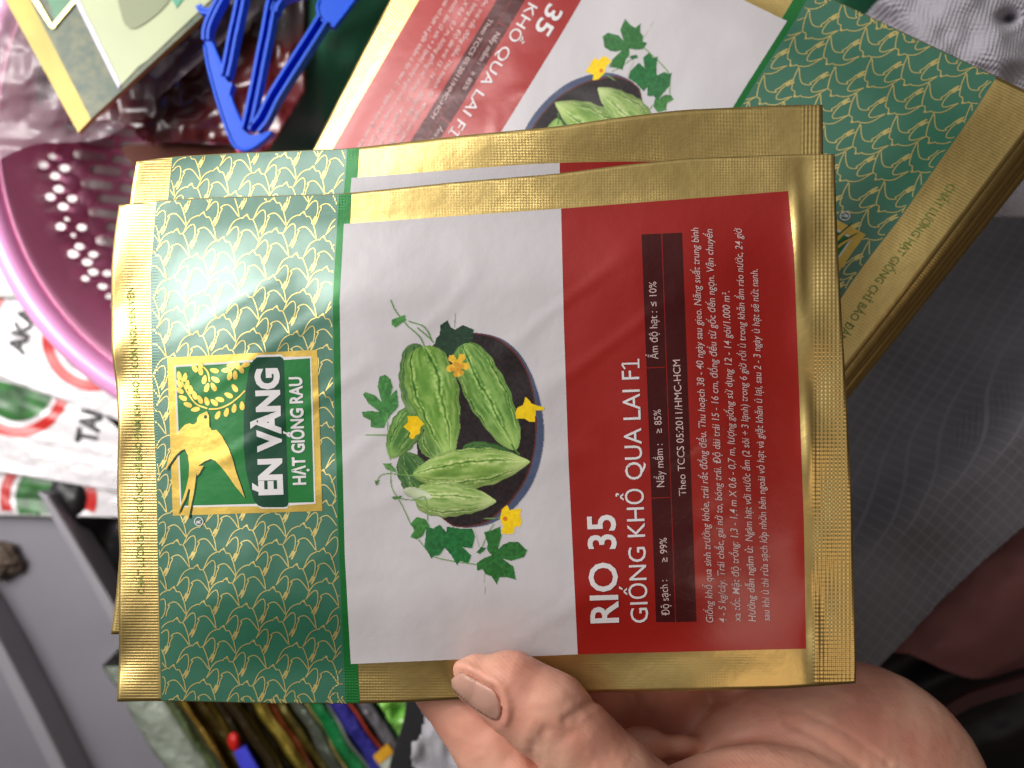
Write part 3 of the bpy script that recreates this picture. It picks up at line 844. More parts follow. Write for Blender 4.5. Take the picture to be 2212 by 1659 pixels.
def sheet_quad(name, corners, zs, nu, nv, rel, mat, parent=None, thick=0.0006):
    """A thin bent sheet from four corners (px) with heights, plus relief rel(u, v)."""
    c = np.asarray(corners, float); zs = np.asarray(zs, float)
    def base(u, v):
        U, V = u[..., None], v[..., None]
        return (1 - U) * (1 - V) * c[0] + U * (1 - V) * c[1] + U * V * c[2] + (1 - U) * V * c[3]
    def z(u, v):
        return (1 - u) * (1 - v) * zs[0] + u * (1 - v) * zs[1] + u * v * zs[2] + (1 - u) * v * zs[3] + rel(u, v)
    s = Sheet(base, z)
    u = np.linspace(0, 1, nu)[:, None] + np.zeros((1, nv)); v = np.linspace(0, 1, nv)[None, :] + np.zeros((nu, 1))
    F_ = s.pos(u, v).reshape(-1, 3); B_ = s.pos(u, v, -thick).reshape(-1, 3); n = nu * nv
    ring = [i * nv for i in range(nu)] + [(nu - 1) * nv + j for j in range(1, nv)] + [i * nv + nv - 1 for i in range(nu - 2, -1, -1)] + list(range(nv - 2, 0, -1))
    ring = np.array(ring); nxt = np.roll(ring, -1)
    o = mesh_obj(name, np.vstack([F_, B_]), np.vstack([gridF(nu, nv, 0, True), gridF(nu, nv, n), np.stack([nxt, nxt + n, ring + n, ring], -1)]), mat, parent,
                 uv=np.vstack([np.stack([u.ravel(), v.ravel()], -1)] * 2))
    return o, s

def uv_decal(name, sh, P, T, off, mat, parent, Lmax=0.03, lvl=None):
    """Print on a sheet_quad, in its own 0..1 coordinates."""
    P, T = refine(P, T, Lmax)
    V = sh.pos(P[:, 0], P[:, 1], off)
    T = np.array(T); n = np.cross(V[T[:, 1]] - V[T[:, 0]], V[T[:, 2]] - V[T[:, 0]])[:, 2]
    T = np.where((n < 0)[:, None], T[:, ::-1], T)
    return mesh_obj(name, V, T, mat, parent)

def quad_inv(corners, pts):
    c = np.asarray(corners, float); p = np.asarray(pts, float); u = np.full(len(p), .5); v = u.copy()
    f = lambda u, v: ((1 - u) * (1 - v))[:, None] * c[0] + (u * (1 - v))[:, None] * c[1] + (u * v)[:, None] * c[2] + ((1 - u) * v)[:, None] * c[3]
    for _ in range(20):
        r = p - f(u, v); e = 1e-4; a = (f(u + e, v) - f(u, v)) / e; b = (f(u, v + e) - f(u, v)) / e
        det = a[:, 0] * b[:, 1] - a[:, 1] * b[:, 0]
        u = u + (r[:, 0] * b[:, 1] - r[:, 1] * b[:, 0]) / det; v = v + (a[:, 0] * r[:, 1] - a[:, 1] * r[:, 0]) / det
    return np.stack([u, v], -1)

# ------------------------------------------------------------------ the setting: floor and green sheet
mfloor = simple('dark_floor', '#3b3936', .7, 1.0, var=.5, nscale=40, bscale=90, bdist=.003)
GZ = -0.235
o = mesh_obj('floor', [(-2, -2, GZ), (2, -2, GZ), (2, 2, GZ), (-2, 2, GZ)], [(0, 1, 2, 3)], mfloor, smooth=False); kind(o, 'structure')

mgreen = simple('green_plastic_sheet', '#357a58', .45, 1.0, var=.15, nscale=30, bscale=60, bdist=.0008)
def zgreen(x, y):
    return -0.125 + 0.012 * np.sin((x - 560) / 90 + (y / 160)) - 0.03 * sst(700, 540, x) - .00009 * y * 0.3 + .004 * vn(x / 60, y / 60, 2)
g = heightfield('green_sheet', 480, 2040, -260, 420, 90, 50, zgreen, mgreen, thick=.0015)
tag(g, 'dark green smooth plastic sheet lying under the packet stack, beside the blue hanger', 'plastic sheet')

# ------------------------------------------------------------------ pink basket
mpink = simple('pink_plastic', '#ee9fd2', .36, .9, var=.06, nscale=60, bscale=500, bdist=.00005, coat=.3)
mpink_in = simple('pink_plastic_inside', '#df94b6', .4, .98, var=.08, nscale=60)
CB = np.array([623, 281.]); RB = 631.
bk = empty('plastic_basket', W(623, 281, -0.19))
ang = np.linspace(0, 2 * math.pi, 161)[:-1]
rim_z = -0.118
def ringpts(r, z): return W(CB[0] + r * np.cos(ang), CB[1] + r * np.sin(ang), z)
s = KPX * (HCAM - rim_z) / HCAM
prof = [(0, -.004), (.0006, .001), (.003, .0042), (.006, .005), (.0085, .0035), (.0098, 0), (.0098, -.005), (.0088, -.005), (.0082, -.001), (.006, .002), (.003, .0015), (.0014, -.001), (.0012, -.004)]
prof = [((a - .0098) * 1.0, b) for a, b in prof]
path = ringpts(RB, rim_z)[::-1]
o = sweep('rim', path, [(-a, b) for a, b in prof], mpink, None, closed=True, smooth=True)
def adopt(o, r):
    o.parent = r; o.matrix_parent_inverse = r.matrix_world.inverted() if False else o.matrix_parent_inverse
    from mathutils import Matrix
    o.matrix_parent_inverse = Matrix.Translation(r.location).inverted()
    return o
adopt(o, bk)
# inner shell: CDT of the disc in the trace plane with real openings
def slot(cx, cy, L, w, a, n=7):
    a = math.radians(a); q = []
    for s_, t0 in ((1, -90), (-1, 90)):
        for t in np.linspace(t0, t0 + 180, n):
            X = s_ * 0 + (L - w) / 2 * s_ + w / 2 * math.cos(math.radians(t)); Y = w / 2 * math.sin(math.radians(t))
            q.append((cx + X * math.cos(a) - Y * math.sin(a), cy + X * math.sin(a) + Y * math.cos(a)))
    return q
holes = []
for k in range(-2, 9):
    y0 = 305 + k * 31.0; x0 = 212 + (-34 if k % 2 == 1 else 0) + k * 8.0 - (-8 if k % 2 else 0)
    for c in range(0, 6):
        cx, cy = x0 + c * 80, y0 + c * 9.5
        if math.hypot(cx - CB[0], cy - CB[1]) < 455: holes.append(slot(cx, cy, 70, 19, 7))
for x, y, r in [(114, 338, 8), (95, 356, 10), (140, 363, 10), (120, 380, 10), (127, 408, 10), (110, 425, 10), (156, 429, 9), (137, 446, 10), (132, 489, 10), (177, 491, 9), (172, 532, 9), (159, 548, 11), (202, 549, 9), (189, 566, 10), (202, 587, 10), (185, 601, 8), (222, 618, 9), (145, 473, 5), (159, 508, 5), (238, 640, 9), (232, 590, 9), (250, 660, 9)]:
    holes.append([(x + 1.15 * r * math.cos(a), y + .8 * r * math.sin(a)) for a in np.linspace(0, 2 * math.pi, 13)[:-1]])
pts = []; edges = []
def loop(q):
    b = len(pts); pts.extend(q); edges.extend([(b + i, b + (i + 1) % len(q)) for i in range(len(q))])
loop([(CB[0] + 626 * math.cos(a), CB[1] + 626 * math.sin(a)) for a in ang])
for h in holes: loop(h)
from mathutils.geometry import delaunay_2d_cdt as cdt
hc = [np.mean(h, 0) for h in holes]
for r in (610, 590, 575, 560, 545, 530, 515, 500, 480, 455, 420, 360, 300, 220, 120):
    for a in np.linspace(0, 2 * math.pi, 90 if r > 400 else 40)[:-1]:
        x, y = CB[0] + r * math.cos(a), CB[1] + r * math.sin(a)
        if all(abs(x - c[0]) > 40 or abs(y - c[1]) > 15 for c in hc): pts.append((x, y))
vs, _, fs, *_r = cdt([Vector(p) for p in pts], edges, [], 0, 1e-4)
VP = np.array([(v.x, v.y) for v in vs])
def in_poly(q, x, y):
    r = False; j = len(q) - 1
    for i in range(len(q)):
        if (q[i][1] > y) != (q[j][1] > y) and x < (q[j][0] - q[i][0]) * (y - q[i][1]) / (q[j][1] - q[i][1]) + q[i][0]: r = not r
        j = i
    return r
FF = []
for f in fs:
    c = VP[list(f)].mean(0)
    if math.hypot(c[0] - CB[0], c[1] - CB[1]) > 626: continue
    if any(abs(c[0] - h[0]) < 45 and abs(c[1] - h[1]) < 20 and in_poly(holes[i], c[0], c[1]) for i, h in enumerate(hc)): continue
    FF.append(tuple(f)[::-1])
rr = np.hypot(VP[:, 0] - CB[0], VP[:, 1] - CB[1])
zz = np.interp(rr, [0, 440, 480, 510, 540, 575, 604, 626], [-.176, -.176, -.1735, -.168, -.158, -.140, -.124, -.1175])
o = mesh_obj('bowl', W(VP[:, 0], VP[:, 1], zz), FF, mpink_in); adopt(o, bk)
sd = o.modifiers.new('thickness', 'SOLIDIFY'); sd.thickness = .0006; sd.offset = -1
tag(bk, 'pink plastic basket with slotted bottom, round holes and thick rim at the left', 'basket')

# pale paper under the basket seen through its openings
mpale = simple('pale_paper', '#e6e9e2', .7, 1.0, var=.1, nscale=40, bscale=40, bdist=.002)
o, _s = sheet_quad('paper_sheet', [(-120, 180), (900, 150), (950, 660), (-60, 640)], [-.1772] * 4, 30, 30, lambda u, v: .0002 * vn(u * 5, v * 5, 1), mpale)
tag(o, 'pale grey paper sheet seen only through the basket openings', 'paper')

# ------------------------------------------------------------------ white sachets with red rings, left
mwhite = simple('white_film', '#f0ecee', .34, .74, var=.06, nscale=50, bscale=110, bdist=.0022, coat=.3)
mring = simple('red_ring_print', '#c42a25', .35, .85, var=.06, nscale=100)
mleafp = simple('leafy_print', '#3d7a3c', .4, .8, var=.75, nscale=130)
mink = simple('black_print', '#1d1b1e', .5, 1, var=.4, nscale=300)
def ring_poly(cx, cy, r0, r1, a0, a1, n=30):
    a = np.radians(np.linspace(a0, a1, n)); 
    P = np.vstack([np.stack([cx + r1 * np.cos(a), cy + r1 * np.sin(a)], -1), np.stack([cx + r0 * np.cos(a), cy + r0 * np.sin(a)], -1)])
    T = []
    for i in range(n - 1): T += [(i, i + 1, n + i), (i + 1, n + i + 1, n + i)]
    return P, np.array(T)
def disc_poly(cx, cy, r, n=40):
    return polys_to_tris([[(cx + r * math.cos(a), cy + r * math.sin(a)) for a in np.linspace(0, 2 * math.pi, n + 1)[:-1]]])
def disc_rings(cx, cy, r):
    return join([ring_poly(cx, cy, r * (k / 8 + .001), r * (k + 1) / 8, 0, 360, 40) for k in range(8)])
def sachet(corners, zs, rings, words, label, seed, discs=()):
    root = empty('white_sachet')
    o, sh = sheet_quad('film', corners, zs, 50, 50, lambda u, v: .0028 * vn(u * 4 + seed, v * 4, seed) + .0012 * vn(u * 9, v * 9 + seed, seed + 1), mwhite, root, .0008)
    k = 1
    for cx, cy, r in rings:
        for nm, (P, T), m in (('red_ring', ring_poly(cx, cy, r * .79, r, 0, 360, 60), mring), ('leafy_picture', disc_rings(cx, cy, r * .68), mleafp)):
            P = quad_inv(corners, np.asarray(P)); T = np.asarray(T)
            ok = ((P > .004) & (P < .996)).all(1); T = T[ok[T].all(1)]
            if len(T): 
                used = np.unique(T); ix = np.full(len(P), -1); ix[used] = np.arange(len(used))
                uv_decal(nm, sh, P[used], ix[T], .0002 * k, m, root); k += 1
    for s_, st, en, cap in words:
        P, T = set_text(s_, st, en, cap, .045); P = quad_inv(corners, P)
        uv_decal('lettering', sh, P, T, .0004, mink, root)
    tag(root, label, 'sachet', 'white sachets with red rings at the left')
    return root
c3 = [(-200, 900), (262, 1010), (330, 1180), (-190, 1090)]
sachet([(-220, 760), (200, 872), (420, 1090), (-200, 985)], [-.186] * 4, [(39, 832, 113)], [('TAK', (207, 962), (225, 866), 42)], 'white sachet lettered TAK with a red ring, under the lettered AKAKA one', 1)
sachet([(-230, 930), (190, 985), (430, 1120), (-215, 1110)], [-.192] * 4, [(105, 1075, 105)], [], 'lowest white sachet, only a thin red arc of its ring showing above the grey tray', 2)
sachet([(-60, 470), (420, 640), (330, 935), (-220, 735)], [-.181, -.181, -.181, -.181], [(204, 732, 113)], [('AKAKA', (50, 768), (97, 604), 33)], 'white sachet lettered AKAKA in black, its red ring tucked under the pink rim', 3)
sachet([(-260, 300), (120, 430), (10, 800), (-330, 700)], [-.183] * 4, [(-60, 630, 72), (-30, 440, 98)], [], 'white sachet at the left picture edge, red curve and green print left of the basket', 4)

# ------------------------------------------------------------------ grey tray, lower left
mtray = simple('grey_plastic', '#85828a', .55, .85, var=.1, nscale=25, bscale=300, bdist=.0001)
mtray2 = simple('grey_plastic_rim', '#9a979d', .5, .8, var=.06, nscale=25)
tr = empty('grey_tray')
px_prism('tray_floor', [(-260, 1010), (120, 1085), (470, 1700), (470, 1900), (120, 1900), (-260, 1150)], -.205, -.200, mtray, tr)
o = px_prism('rim', [(76, 1060), (102, 1070), (262, 1333), (372, 1530), (480, 1730), (450, 1745), (345, 1545), (240, 1345)], -.200, -.184, mtray2, tr); bevel(o, .0012)
o = px_prism('rim', [(-240, 1010), (-225, 1000), (0, 1385), (74, 1525), (230, 1840), (200, 1850), (-6, 1440)], -.200, -.184, mtray2, tr); bevel(o, .0012)
tag(tr, 'grey flat plastic tray with pale raised rims, lower left corner', 'tray')
mclod = simple('brown_earth', '#6f5f52', .9, .8, var=.5, nscale=300, bscale=500, bdist=.002)
n = 40
th = np.linspace(0, math.pi, n)[:, None]; ph = np.linspace(0, 2 * math.pi, n)[None, :]
r = 1 + .5 * vn(np.cos(ph) * 1.7 + 9 + th, np.sin(ph) * 1.7 + 9, 2) + .25 * vn(th * 4, ph * 3, 3)
r[:, -1] = r[:, 0]
c = W(6, 1212, -.197)[None, None]
V = np.stack([r * np.sin(th) * np.cos(ph) * .0085, r * np.sin(th) * np.sin(ph) * .008, r * np.cos(th) * .006 + 0 * ph], -1) + c
o = mesh_obj('earth_clod', V.reshape(-1, 3), gridF(n, n), mclod); tag(o, 'small brown clod of earth lying on the grey tray', 'clod')
# shaded gap behind the rim of the tray, put in as a black sheet
mblack = simple('black_plastic', '#161416', .45, 1, var=.3, nscale=60, bscale=60, bdist=.003)
o = heightfield('black_bag', 95, 420, 960, 1420, 160, 180, lambda x, y: -.196 + .010 * np.sin((x + y) / 60) * .5 + .008 * vn(x / 40, y / 40, 5), mblack, keep=lambda x, y: (y > 1010 + 30 * np.sin(x / 30) + np.abs(x - 200) * .15) & (x > 122 + (y - 1085) * .60), thick=.001)
tag(o, 'black sheet standing in for the shaded gap between the grey tray and the held packets', 'bag')

# ------------------------------------------------------------------ clear bag and maroon bag, upper left
def film_mat(name, color, rough, alpha, bsc, bd):
    m, N, L, b = mat_base(name, color, rough, 0, .9, .6, .08)
    b.inputs['Alpha'].default_value = alpha
    noise_bump(N, L, b, bsc, bd, None, 4)
    return m
mmaroon, N1, L1, b1 = mat_base('maroon_film', srgb('#401318'), .25, 0, .6, .5, .15)
noise_col(N1, L1, b1, srgb('#5e1519'), .5, 22, color2=srgb('#220b0b')); noise_bump(N1, L1, b1, 24, .0035, None, 2); b1.inputs['Alpha'].default_value = .9
def zmar(x, y):
    r = np.hypot(x - 420, (y - 130) * 1.25)
    return -.130 + .020 * np.cos(np.clip(r / 420, 0, 1.4)) + .006 * vn(x / 70, y / 55, 6) + .003 * vn(x / 26, y / 30, 4)
def kmar(x, y):
    yb = 322 - 10 * np.cos((x - 400) / 90) - sst(330, 250, x) * 60
    return (y < yb) & (x > 185 + (290 - y) * .2) & (x < 660 - (y > 200) * (y - 200) * .6)
o = heightfield('maroon_bag', 120, 700, -220, 340, 110, 110, zmar, mmaroon, keep=kmar, thick=.0006)
tag(o, 'dark maroon glossy plastic bag under the blue hanger', 'bag')
morange = simple('orange_brown_plastic', '#6a2a0c', .8, .6, var=.25, nscale=80)
o = px_prism('orange_strip', catmull([(262, 318), (320, 311), (385, 308), (450, 310), (505, 317), (522, 332), (500, 352), (400, 366), (300, 372), (282, 350)], 4, True), -.124, -.119, morange); bevel(o, .0015)
tag(o, 'orange-brown plastic strip along the lower edge of the maroon bag', 'plastic strip')
mclear = film_mat('clear_film', srgb('#d8c4cc'), .28, .22, 13, .0016)
def kcl(x, y):
    edge = 345 - (x) * .26 - 12 * np.sin(x / 45)
    d = 300 - (x - 240) * .86            # slanting right edge
    return (y < edge) & (y < np.where(x > 235, d, 999))
o = heightfield('clear_bag', -160, 560, -200, 390, 320, 260, lambda x, y: -.098 + .004 * vn(x / 60, y / 60, 1) + .0012 * vn(x / 24, y / 20, 2) - .010 * sst(150, 330, y), mclear, keep=kcl)
tag(o, 'crinkled clear plastic bag spread over the upper left, its hem glinting above the basket', 'bag')
mgrey2 = simple('grey_black_fabric', '#3e3b41', .6, 1, var=.6, nscale=35, bscale=70, bdist=.006)
o = heightfield('dark_cloth', -320, 330, -320, 350, 60, 60, lambda x, y: -.150 + .010 * vn(x / 90, y / 70, 3) + .004 * vn(x / 40, y / 33, 4), mgrey2, keep=lambda x, y: (y < 250 - (x - 40) * .45), thick=.002)
tag(o, 'dark grey crumpled cloth under the clear bag in the upper left corner', 'cloth')
# packet inside the clear bag
myel = simple('yellow_foil', '#c9b045', .42, .48, .3, var=.3, nscale=45, bscale=50, bdist=.0006)
mmot = simple('mottled_green_print', '#174a30', .45, .5, var=.2, nscale=330)
_nt = mmot.node_tree
for nd in _nt.nodes:
    if nd.bl_idname == 'ShaderNodeMix':
        nd.inputs[6].default_value = (*srgb('#6d7040', .6), 1)
mpg = simple('pale_green_print', '#ccd6a0', .4, .6, var=.12, nscale=35)
mpg2 = simple('olive_print', '#8f9a62', .4, .55, var=.1, nscale=35)
mteal = simple('teal_print', '#2f9a72', .4, .8, var=.1, nscale=35)
lp = empty('seed_packet')
q = lambda pts, z0, z1, m, nm: px_prism(nm, pts, z0, z1, m, lp)
zl = -.090
q([(-70, -150), (50, -150), (560, -150), (640, -150), (195, 258), (169, 286), (160, 270)], zl - .0022, zl, myel, 'foil_pouch')
q([(-12, -150), (140, -150), (258, 192), (272, 160), (560, -149), (638, -149), (196, 257)], zl + .0002, zl + .0005, mmot, 'mottled_print')
q([(112, -150), (165, 0), (256, 190), (300, 143), (318, 131), (455, 0), (600, -140)], zl + .0006, zl + .0008, mpg, 'pale_panel')
q([(118, -150), (171, 0), (260, 182), (256, 192), (161, 1), (106, -150)], zl + .0009, zl + .0010, simple('lilac_edge', '#cfc8e0', .4), 'panel_edge')
q(catmull([(258, -20), (262, 30), (275, 58), (300, 58), (350, 20), (370, -20), (320, -60)], 5, True), zl + .0009, zl + .0011, mpg2, 'olive_figure')
q([(366, -10), (381, 17), (400, -8)], zl + .0009, zl + .0011, mteal, 'teal_mark')
q([(88, -60), (118, 50), (160, 0), (140, -60)], zl + .0006, zl + .0008, simple('green_print2', '#14683c', .38), 'green_field')
P, T = stroke([(113, 60), (118, 52), (160, 2)], 7)
V = W(P[:, 0], P[:, 1], zl + .0012); 
mesh_obj('gold_line', V, T[:, ::-1], M['gold'], lp)
P, T = stroke([(40, -60), (88, 20), (113, 60)], [12, 9, 5])
mesh_obj('gold_line', W(P[:, 0], P[:, 1], zl + .0013), T[:, ::-1], M['gold'], lp)
tag(lp, 'yellow-edged packet with mottled green band and pale green panel inside the clear bag', 'seed packet')

# ------------------------------------------------------------------ blue plastic hanger
mblue = simple('blue_plastic', '#1256dc', .42, .9, var=.05, nscale=60, spec=.3)
hg = empty('clothes_hanger')
zh = -.074
HX = lambda pts: [(384 + x * .205, y * .205) for x, y in pts]
o = px_prism('corner_plate', HX(catmull([(285, 470), (330, 730), (435, 1130), (540, 1430), (610, 1550), (700, 1590), (790, 1565), (900, 1480), (1000, 1385), (880, 1400), (780, 1420), (690, 1360), (600, 1150), (548, 1000), (575, 870), (520, 850), (440, 640), (370, 470), (360, 400), (300, 420)], 4, True)), zh - .004, zh - .0008, mblue, hg); bevel(o, .0005)
o = px_prism('end_plate', HX([(1500, -200), (1500, 0), (1475, 80), (1500, 180), (1560, 240), (1640, 290), (1880, -20), (2000, -200)]), zh - .004, zh - .0008, mblue, hg); bevel(o, .0005)
def ubar(nm, pts, w, h=.0042):
    P = np.array(HX(catmull(pts, 7))); path = W(P[:, 0], P[:, 1], zh - .004)
    e = .0008
    sweep(nm, path, [(-w / 2, 0), (w / 2, 0), (w / 2, h), (w / 2 - e, h), (w / 2 - e, h * .35), (-w / 2 + e, h * .35), (-w / 2 + e, h), (-w / 2, h)][::-1], mblue, hg)
ubar('strut', [(540, 850), (570, 720), (620, 460), (680, 180), (715, 0), (750, -200)], .0027)
ubar('strut', [(760, 1400), (800, 1240), (870, 900), (925, 620), (970, 400), (1010, 180), (1035, 60), (1060, -80), (1100, -220)], .0030)
ubar('bar', [(850, 1400), (940, 1280), (1040, 1080), (1200, 820), (1380, 540), (1560, 255)], .0036)
ubar('bar', [(1050, 180), (1085, 90), (1150, 20), (1300, -30), (1500, -60)], .0020)
ubar('bar', [(345, 480), (350, 380), (380, 280), (440, 150), (520, 0), (600, -160)], .0022)
ubar('hook_stub', [(255, 100), (285, 150), (345, 165), (400, 160)], .0018, .003)
def edge(pts):
    P = np.array(HX(catmull(pts, 8))); path = W(P[:, 0], P[:, 1], zh - .0010)
    a = np.linspace(0, 2 * math.pi, 9)[:-1]; sweep('raised_edge', path, [(.00055 * math.cos(t), .00055 * math.sin(t)) for t in a], mblue, hg, smooth=True)
edge([(285, 480), (330, 735), (440, 1130), (545, 1430), (610, 1545), (700, 1582), (785, 1560), (900, 1480), (990, 1395)])
edge([(370, 470), (440, 640), (505, 790)]); edge([(552, 1010), (605, 1150), (690, 1345)])
edge([(1500, 0), (1475, 80), (1500, 180), (1550, 235)]); edge([(1640, 290), (1760, 140), (1880, -20)])
tag(hg, 'bright blue plastic hanger frame with channelled struts, on the maroon bag', 'clothes hanger')
mred = simple('red_plastic', '#c02a40', .35, .8)
o = px_prism('red_scrap', [(505, 318), (560, 306), (558, 320), (540, 332), (512, 332)], -.098, -.092, mred); bevel(o, .0006)
tag(o, 'tiny red plastic scrap under the tip of the blue hanger', 'plastic scrap')

# ------------------------------------------------------------------ row of packets standing on edge, bottom
rowz0, rowz1 = -.225, -.120
rw = random.Random(5)
def standing(xa, xb, ya, yb, slant, hexc, label, metal=0.0, rough=.35, z1=rowz1, edge_hex=None, t=None, lean=.012):
    """A packet standing on edge; from above its top rim runs from (xa, ya) down to (xa + slant, yb)."""
    root = empty('standing_packet')
    m = simple('packet_' + hexc.strip('#'), hexc, rough, .85, metal, var=.3, nscale=70, bscale=140, bdist=.0025, coat=.25)
    w = xb - xa; k = 26
    tt = np.linspace(0, 1, k)[:, None]; ss = np.linspace(0, 1, 10)[None, :]
    wob = 3.5 * np.sin(tt * 9 + xa) + 2 * np.sin(tt * 23 + xb)
    X = xa + tt * slant + ss * w + wob; Y = ya + tt * (yb - ya) + 0 * ss
    Z = z1 - .004 * (2 * ss - 1) ** 4 + .0016 * vn(tt * 9 + xa, ss * 3, 2)
    top = W(X, Y, Z)
    body = top.copy(); 
    dn = np.array([-lean, .0, -(z1 - rowz0)])
    L_ = top[:, :1] + dn; R_ = top[:, -1:] + dn
    V = np.concatenate([L_, top, R_], 1); nn = V.shape[1]
    o = mesh_obj('pouch', V.reshape(-1, 3), gridF(k, nn, 0, True), m, root)
    if edge_hex:
        m2 = simple('rim_' + edge_hex.strip('#'), edge_hex, .3, .9, .6, var=.2, nscale=90)
        path = W(X[:, -1], Y[:, -1], Z[:, -1] + .0012)
        sweep('crimped_rim', path, [(-.0007, -.001), (-.0007, .001), (.0007, .001), (.0007, -.001)], m2, root)
    tag(root, label, 'seed packet', 'seed packets standing on edge in a row')
    return root
ya, yb = 1440, 1740
rowspec = [
 (262, 372, '#97a192', 'pale grey-green packet, first of the standing row beside the grey tray', 0, None, -.128),
 (352, 380, '#5b6a42', 'dull olive packet standing behind the pale first one', .3, '#8c9a80', -.126),
 (378, 402, '#b08d3a', 'thin ochre packet standing third in the row', .4, None, -.130),
 (402, 450, '#5a4a1e', 'broad dark gold packet standing left of the red oval mark', .6, '#7b6420', -.136),
 (448, 476, '#352a10', 'dark brown packet carrying the red oval and blue patch', .4, None, -.134),
 (478, 512, '#40341a', 'brown-black packet standing just right of the blue patch', .5, '#6b5b2a', -.130),
 (514, 540, '#2a2112', 'nearly black packet standing mid-row', .4, None, -.136),
 (540, 566, '#b5a040', 'gold packet with bright rim standing mid-row', .7, '#e6cc6a', -.128),
 (566, 590, '#7c3a1a', 'red-brown packet standing mid-row', .3, None, -.132),
 (590, 618, '#5f5420', 'dark olive gold packet standing right of the red-brown one', .6, None, -.130),
 (618, 655, '#7f8878', 'grey-green packet with the bright round glint', .7, '#f0dc90', -.122),
 (658, 700, '#117a3e', 'emerald green packet standing beside the purple one', .1, '#a7b0a0', -.122),
 (704, 752, '#35308f', 'purple packet with an orange side standing right of the green one', .1, '#d8553a', -.120),
 (760, 806, '#8d8a90', 'silver grey film packet standing right of the purple one', .5, None, -.124),
 (808, 834, '#17552a', 'dark green packet standing before the lime bag', .1, None, -.126)]
for x0, x1, hx, lab, mt, eh, z1 in rowspec:
    standing(x0 - 42, x1 - 42, ya, yb, 185, hx, lab, mt, .34, z1 - .03, eh)
def blob(name, cx, cy, rx, ry, z, mat, parent, ang=0, hz=.002):
    a = np.linspace(0, 2 * math.pi, 25)[:-1]; r_ = np.linspace(.01, 1, 6)
    ca, sa = math.cos(ang), math.sin(ang); V = []
    for q_ in r_:
        X = q_ * rx * np.cos(a); Y = q_ * ry * np.sin(a)
        V.append(W(cx + X * ca - Y * sa, cy + X * sa + Y * ca, z + hz * (1 - q_ ** 2)))
    V = np.vstack(V); F = []
    for i in range(5):
        for j in range(24):
            F.append((i * 24 + j, (i + 1) * 24 + j, (i + 1) * 24 + (j + 1) % 24, i * 24 + (j + 1) % 24)[::-1])
    F.append(tuple(range(24))[::-1])
    return mesh_obj(name, V, F, mat, parent)
rows = [o for o in bpy.data.objects if o.name.startswith('standing_packet')]
rows.sort(key=lambda o: (len(o.name), o.name))
blob('red_oval', 506, 1602, 14, 20, -.161, simple('red_oval_print', '#c21f1c', .4), rows[4], -.2)
px_prism('blue_patch', [(505, 1625), (530, 1612), (560, 1665), (580, 1720), (545, 1720)], -.1625, -.1605, simple('blue_print', '#4043c8', .4), rows[4])
px_prism('yellow_band', [(806, 1635), (838, 1608), (850, 1626), (818, 1652)], -.1495, -.148, simple('yellow_print', '#dba125', .4), rows[12])
px_prism('white_band', [(818, 1652), (850, 1626), (862, 1644), (832, 1668)], -.1495, -.1485, simple('white_print2', '#b9c0b0', .4), rows[12])
px_prism('red_band', [(832, 1668), (862, 1644), (885, 1680), (852, 1700)], -.1495, -.148, simple('red_print2', '#c02020', .4), rows[12])
mlime, N1, L1, b1 = mat_base('lime_film', srgb('#8ad04a', .95), .3, 0, .5, .4, .15)
noise_col(N1, L1, b1, srgb('#a8e070', .9), .5, 120, color2=srgb('#4f9a2a')); noise_bump(N1, L1, b1, 120, .003)
o = heightfield('lime_bag', 795, 900, 1440, 1640, 30, 40, lambda x, y: -.112 + .004 * vn(x / 20, y / 24, 3), mlime, keep=lambda x, y: (x > 808 + (y - 1510) * .62) & (x < 893 - (y - 1510) * .14) , thick=.0005)
tag(o, 'lime green glossy bag at the right end of the standing row', 'bag')
mblk = simple('black_cloth', '#1e1d20', .8, 1, var=.3, nscale=200)
o = px_prism('black_strap', catmull([(885, 1470), (870, 1560), (840, 1660), (835, 1760), (900, 1760), (915, 1650), (925, 1560), (925, 1470)], 5, True), -.118, -.110, mblk); bevel(o, .002)
tag(o, 'black strap between the lime bag and the white cloth', 'strap')

# cloth material with a woven relief
def cloth(name, hexc, f, scale, dist, rough=.75, ripstop=False, spec=.3, sheen=0.0, rot=35, line=.35, wr=.003):
    c = srgb(hexc, f); m, N, L, b = mat_base(name, c, rough, 0, spec)
    mx, nz = noise_col(N, L, b, c, .25, 30)
    t = N.new('ShaderNodeTexCoord'); mpn = N.new('ShaderNodeMapping'); mpn.inputs['Rotation'].default_value = (0, 0, math.radians(rot))
    L.new(t.outputs['Object'], mpn.inputs[0])
    s = N.new('ShaderNodeSeparateXYZ'); L.new(mpn.outputs[0], s.inputs[0])
    def wave(v, per):
        return math_node(N, L, 'SINE', math_node(N, L, 'MULTIPLY', v, 2 * math.pi / per))
    h = math_node(N, L, 'MULTIPLY', wave(s.outputs[0], scale), wave(s.outputs[1], scale))
    if ripstop:
        per = scale * 4
        a = math_node(N, L, 'GREATER_THAN', wave(s.outputs[0], per), .93); bb = math_node(N, L, 'GREATER_THAN', wave(s.outputs[1], per), .93)
        rs = math_node(N, L, 'MAXIMUM', a, bb)
        h = math_node(N, L, 'ADD', h, math_node(N, L, 'MULTIPLY', rs, .8))
        mm2 = N.new('ShaderNodeMix'); mm2.data_type = 'RGBA'
        L.new(math_node(N, L, 'MULTIPLY', rs, line), mm2.inputs[0]); L.new(mx.outputs[2], mm2.inputs[6]); mm2.inputs[7].default_value = (*[min(1, x * 1.7) for x in c], 1)
        L.new(mm2.outputs[2], b.inputs['Base Color'])
    p_ = bump(N, L, b, h, dist)
    noise_bump(N, L, b, 45, wr, p_, 3)
    b.inputs['Sheen Weight'].default_value = sheen
    return m
mwc = cloth('white_cloth', '#d5d3da', .85, .0012, .0002, rot=20)
